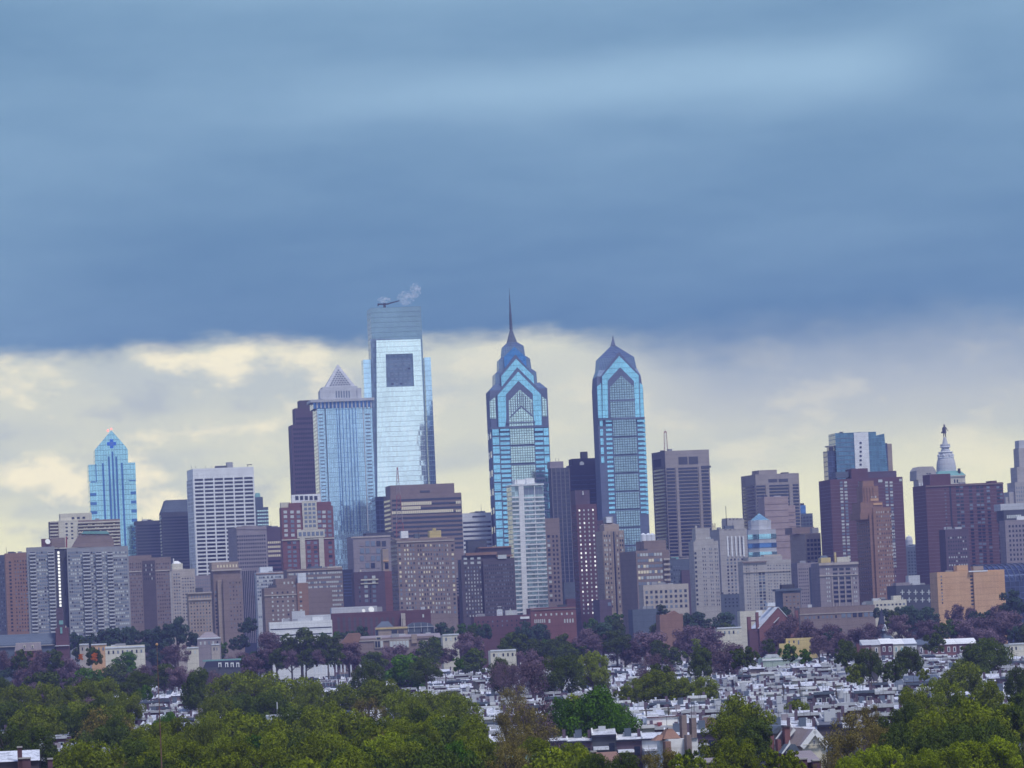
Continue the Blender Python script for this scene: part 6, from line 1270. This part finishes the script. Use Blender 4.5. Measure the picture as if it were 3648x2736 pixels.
for a in ((1700, 778, 330, 'ol'), (1500, 900, 340, 'ol'), (1880, 930, 320, 'ol'), (2150, 800, 230, 'dk'), (1270, 985, 260, 'ol'), (1180, 1125, 290, 'dk'), (720, 1180, 340, 'br'), (880, 1120, 210, 'br'), (1440, 1170, 380, 'ol'), (1680, 1090, 360, 'dk'), (1900, 1180, 400, 'ol'), (2120, 1120, 280, 'dk'), (1020, 1470, 320, 'yl'), (820, 1510, 260, 'yl'), (1650, 1435, 380, 'yl'), (2020, 1410, 340, 'yl'), (690, 1560, 220, 'yl'), (1340, 1520, 300, 'yl'), (1160, 1300, 320, 'dk'), (1420, 1330, 320, 'dk'), (1800, 1330, 330, 'dk'), (700, 1350, 320, 'br'), (920, 1290, 300, 'br'), (250, 1560, 160, 'ol'), (60, 1500, 180, 'ol'), (530, 1530, 200, 'br'), (2180, 1010, 180, 'dk'), (200, 1500, 160, 'ol')): tree(Z12, *a)
for a in ((1230, 622, 190, 'dk'), (680, 568, 180, 'dk'), (880, 640, 220, 'dk'), (1050, 742, 180, 'dk'), (1150, 700, 130, 'dk'), (760, 760, 150, 'ol'), (1580, 378, 160, 'gr'), (1450, 495, 170, 'dk'), (1850, 560, 360, 'dk'), (180, 590, 130, 'gr'), (340, 632, 120, 'gr'), (30, 545, 100, 'dk'), (640, 640, 120, 'dk'), (1740, 600, 160, 'dk'), (2160, 360, 180, 'df'), (610, 450, 120, 'df'), (1340, 800, 90, 'ol')): tree(Z12, *a)
for a in ((350, 385, 280, 'pu'), (520, 420, 280, 'pu'), (870, 415, 230, 'pu'), (1350, 395, 220, 'pu'), (1690, 385, 280, 'pu'), (1900, 360, 320, 'pu'), (2090, 320, 280, 'pu'), (450, 520, 200, 'pu'), (1180, 430, 150, 'pu'), (100, 440, 220, 'pu'), (730, 460, 160, 'pu'), (1460, 400, 160, 'pu'), (1130, 350, 200, 'pu'), (200, 340, 160, 'pu')): tree(Z12, *a)
for a in ((1300, 258, 330, 'df'), (1120, 272, 120, 'df'), (960, 275, 75, 'df'), (2110, 128, 190, 'df'), (1620, 245, 170, 'pu'), (170, 270, 130, 'df'), (1930, 300, 160, 'df'), (2000, 250, 140, 'pu'), (1780, 290, 160, 'df')): tree(Z12, *a, D=2250)
for a in ((230, 318, 190, 'pu'), (350, 322, 170, 'dk'), (470, 318, 170, 'pu'), (570, 300, 150, 'dk'), (660, 310, 150, 'pu')): tree(Z10, *a, D=2000, fill=False)
for a in ((200, 395, 190, 'dk'), (330, 400, 180, 'pu'), (450, 398, 190, 'dk'), (570, 392, 180, 'pu'), (690, 385, 170, 'dk')): tree(Z10, *a, D=1940, fill=False)
for a in ((40, 400, 170, 'pu'), (180, 398, 160, 'dk'), (330, 402, 170, 'pu'), (470, 395, 150, 'dk')): tree(Z9, *a, D=1900, fill=False)
LM = (('the blue cross tower', 80, 2280), ('the grey balcony slab', 260, 2270), ('the golden tan hotel', 700, 2280), ('the low white building', 1070, 2260), ('the brown school', 1390, 2290), ('the hotel slab', 1530, 2230), ('the rooftop billboards', 1800, 2200), ('the maroon brick tower', 2090, 2210), ('the slate-blue block', 2310, 2190), ('the stepped stone tower', 2520, 2190), ('the gabled brick hall', 2760, 2210), ('the needle spire', 3150, 2220), ('the orange block', 3450, 2180), ('the rusty pole', 566, 2480), ('the church with dark red tower', 120, 2350), ('the green-edged terrace', 790, 2370), ('the banner poles', 1180, 2380), ('the white shed', 1010, 2560), ('the vivid green crown', 2100, 2520), ('the brown-roofed house', 2400, 2650), ('the white-trimmed house', 2860, 2640), ('the yellow building', 2830, 2290), ('the long grey roof', 3290, 2430), ('the row with white window frames', 3250, 2310), ('the wide near crossarm', 3560, 2600), ('the bottom left chimneys', 90, 2690), ('the mauve wall', 2310, 2330), ('the dark centre dish', 1692, 2447), ('the dish by the long roof', 3112, 2414))
KN = dict(ol='olive green leafy', dk='dark green leafy', gr='vivid green leafy', br='thinly leafed brownish', yl='bright yellow-green leafy', pu='purple-grey bare-twigged', df='deep blue-green leafy', og='small flaming orange')
TREES.sort(key=lambda q: -q[4] / q[3])
BELT, TREES = TREES[295:], TREES[:295]
import numpy as np
LITE = {False: crown_mesh(41, 14, 1700, .085)[0], True: crown_mesh(42, 16, 2300, .06, True)[0]}
def belt(trees):
    co = []; mi = []; mats = []
    for (px, py, p, D, w, kind, hk) in trees:
        me = LITE[kind in ('br', 'pu')]; n = len(me.vertices); a = np.empty(n * 3, np.float32); me.vertices.foreach_get('co', a); a = a.reshape(-1, 3)
        w *= 1.15; ch = min(max(w * .66, p.z * .36), w * .85) / 1.62; th = tg.uniform(0, 6.28); c, s_ = math.cos(th), math.sin(th)
        b_ = np.stack([(a[:, 0] * c - a[:, 1] * s_) * w / 2 + p.x, (a[:, 0] * s_ + a[:, 1] * c) * w / 2 + D, a[:, 2] * ch + p.z - ch * .78], 1)
        co.append(b_)
        if kind not in mats: mats.append(kind)
        mi.append(np.full(n // 4, mats.index(kind), np.int32))
    co = np.concatenate(co); mi = np.concatenate(mi); nf = len(mi)
    me = bpy.data.meshes.new('tree_belt'); me.vertices.add(nf * 4); me.vertices.foreach_set('co', co.ravel()); me.loops.add(nf * 4); me.loops.foreach_set('vertex_index', np.arange(nf * 4, dtype=np.int32))
    me.polygons.add(nf); me.polygons.foreach_set('loop_start', np.arange(0, nf * 4, 4, dtype=np.int32)); me.polygons.foreach_set('loop_total', np.full(nf, 4, np.int32))
    for k in mats: me.materials.append(MATS['leaf_' + k])
    me.polygons.foreach_set('material_index', mi); me.update(calc_edges=True); me.validate()
    return obj('tree_belt', me)
tag(belt(BELT), 'distant belt of small green and purple-grey trees along the foot of the skyline', 'trees', None, 'stuff')
grp = {}
for T_ in TREES:
    px, py = T_[0], T_[1] + 20; l = min(LM, key=lambda q: (q[1] - px) ** 2 + (2.0 * (q[2] - py)) ** 2)
    rel = 'in front of' if py > l[2] + 25 else 'beyond' if py < l[2] - 25 else 'left of' if px < l[1] else 'right of'
    grp.setdefault((T_[5], rel, l[0]), []).append(T_)
for (kind, rel, l), ts in grp.items():
    ts.sort(key=lambda q: q[0])
    for i, (px, py, p, D, w, _, hk) in enumerate(ts):
        k = len(ts)
        if k == 1: lab = '%s tree %s %s' % (KN[kind], rel, l)
        else: lab = '%s tree, %s of %d %s %s' % (KN[kind], 'leftmost' if i == 0 else 'rightmost' if i == k - 1 else ORD[i] + ' from left', k, rel, l)
        lab = lab.replace('thinly leafed ', '').replace(' leafy', '') if len(lab.split()) > 15 else lab
        lab = lab.replace('the church with dark red tower', 'the dark red church tower').replace('the row with white window frames', 'the white window frames')
        t = thing('bare_tree' if kind == 'pu' else 'tree', lab, 'tree', (p.x, D, 0), tg.uniform(0, 6.28), 'trees between the rooftops')
        sp = kind in ('br', 'pu'); lib = (SPN if sp else NEAR) if D < 1500 else (SPF if sp else FAR)
        cm, tm = tg.choice(lib)
        w *= 1.15; ch = (w * hk if kind == 'og' else min(w * hk * tg.uniform(1.05, 1.3), p.z * .92) if D < 1400 else min(max(w * .66, p.z * .36), w * .85)) / 1.62; cz = p.z - ch * .78
        c_ = obj('crown', cm, t, (0, 0, cz), None, (w / 2, w / 2, ch))
        c_.material_slots[0].link = 'OBJECT'; c_.material_slots[0].material = MATS['leaf_' + kind]
        obj('trunk', tm, t, (0, 0, cz), None, (w / 2, w / 2, max(ch, cz / 2.98)))

# ================================================================ steam above the tallest roof, and the city air
def volmat(name, col, dens, noise=False):
    m = bpy.data.materials.new(name); m.use_nodes = True; t = NT(m.node_tree); t.n.clear()
    v = t.new('ShaderNodeVolumePrincipled'); v.inputs['Color'].default_value = (*col, 1); v.inputs['Density'].default_value = dens
    if noise:
        o = t.new('ShaderNodeTexCoord').outputs['Object']; t.l.new(t.m('MULTIPLY', t.ss(t.noise(o, 2.2, 4.0, .6), .46, .62), dens), v.inputs['Density'])
    ou = t.new('ShaderNodeOutputMaterial'); t.l.new(v.outputs[0], ou.inputs['Volume']); MATS[name] = m
volmat('steam', (.95, .97, 1.0), .10, True)
volmat('haze', (.42, .46, 1.0), 6.4e-5)
for i, (x_, y_, w_, h_) in enumerate(((1368, 1068, 26, 16), (1446, 1062, 34, 38), (1480, 1035, 22, 40))):
    p = P(x_, y_, 3815); k = 3815 / F
    m = MB(); n = 14; prof = [(max(.01, math.sin(math.pi * j / 8)), -math.cos(math.pi * j / 8)) for j in range(9)]; m.lathe(prof, n, 0, 0, 'steam')
    o = m.build('steam', None, p); o.scale = (w_ * k, 8, h_ * k / 1.4); tag(o, None, None, None, 'stuff')
m = MB(); m.box(-1510, 1510, -210, 5210, -1.0, 330, 'haze'); tag(m.build('haze'), None, None, None, 'stuff')
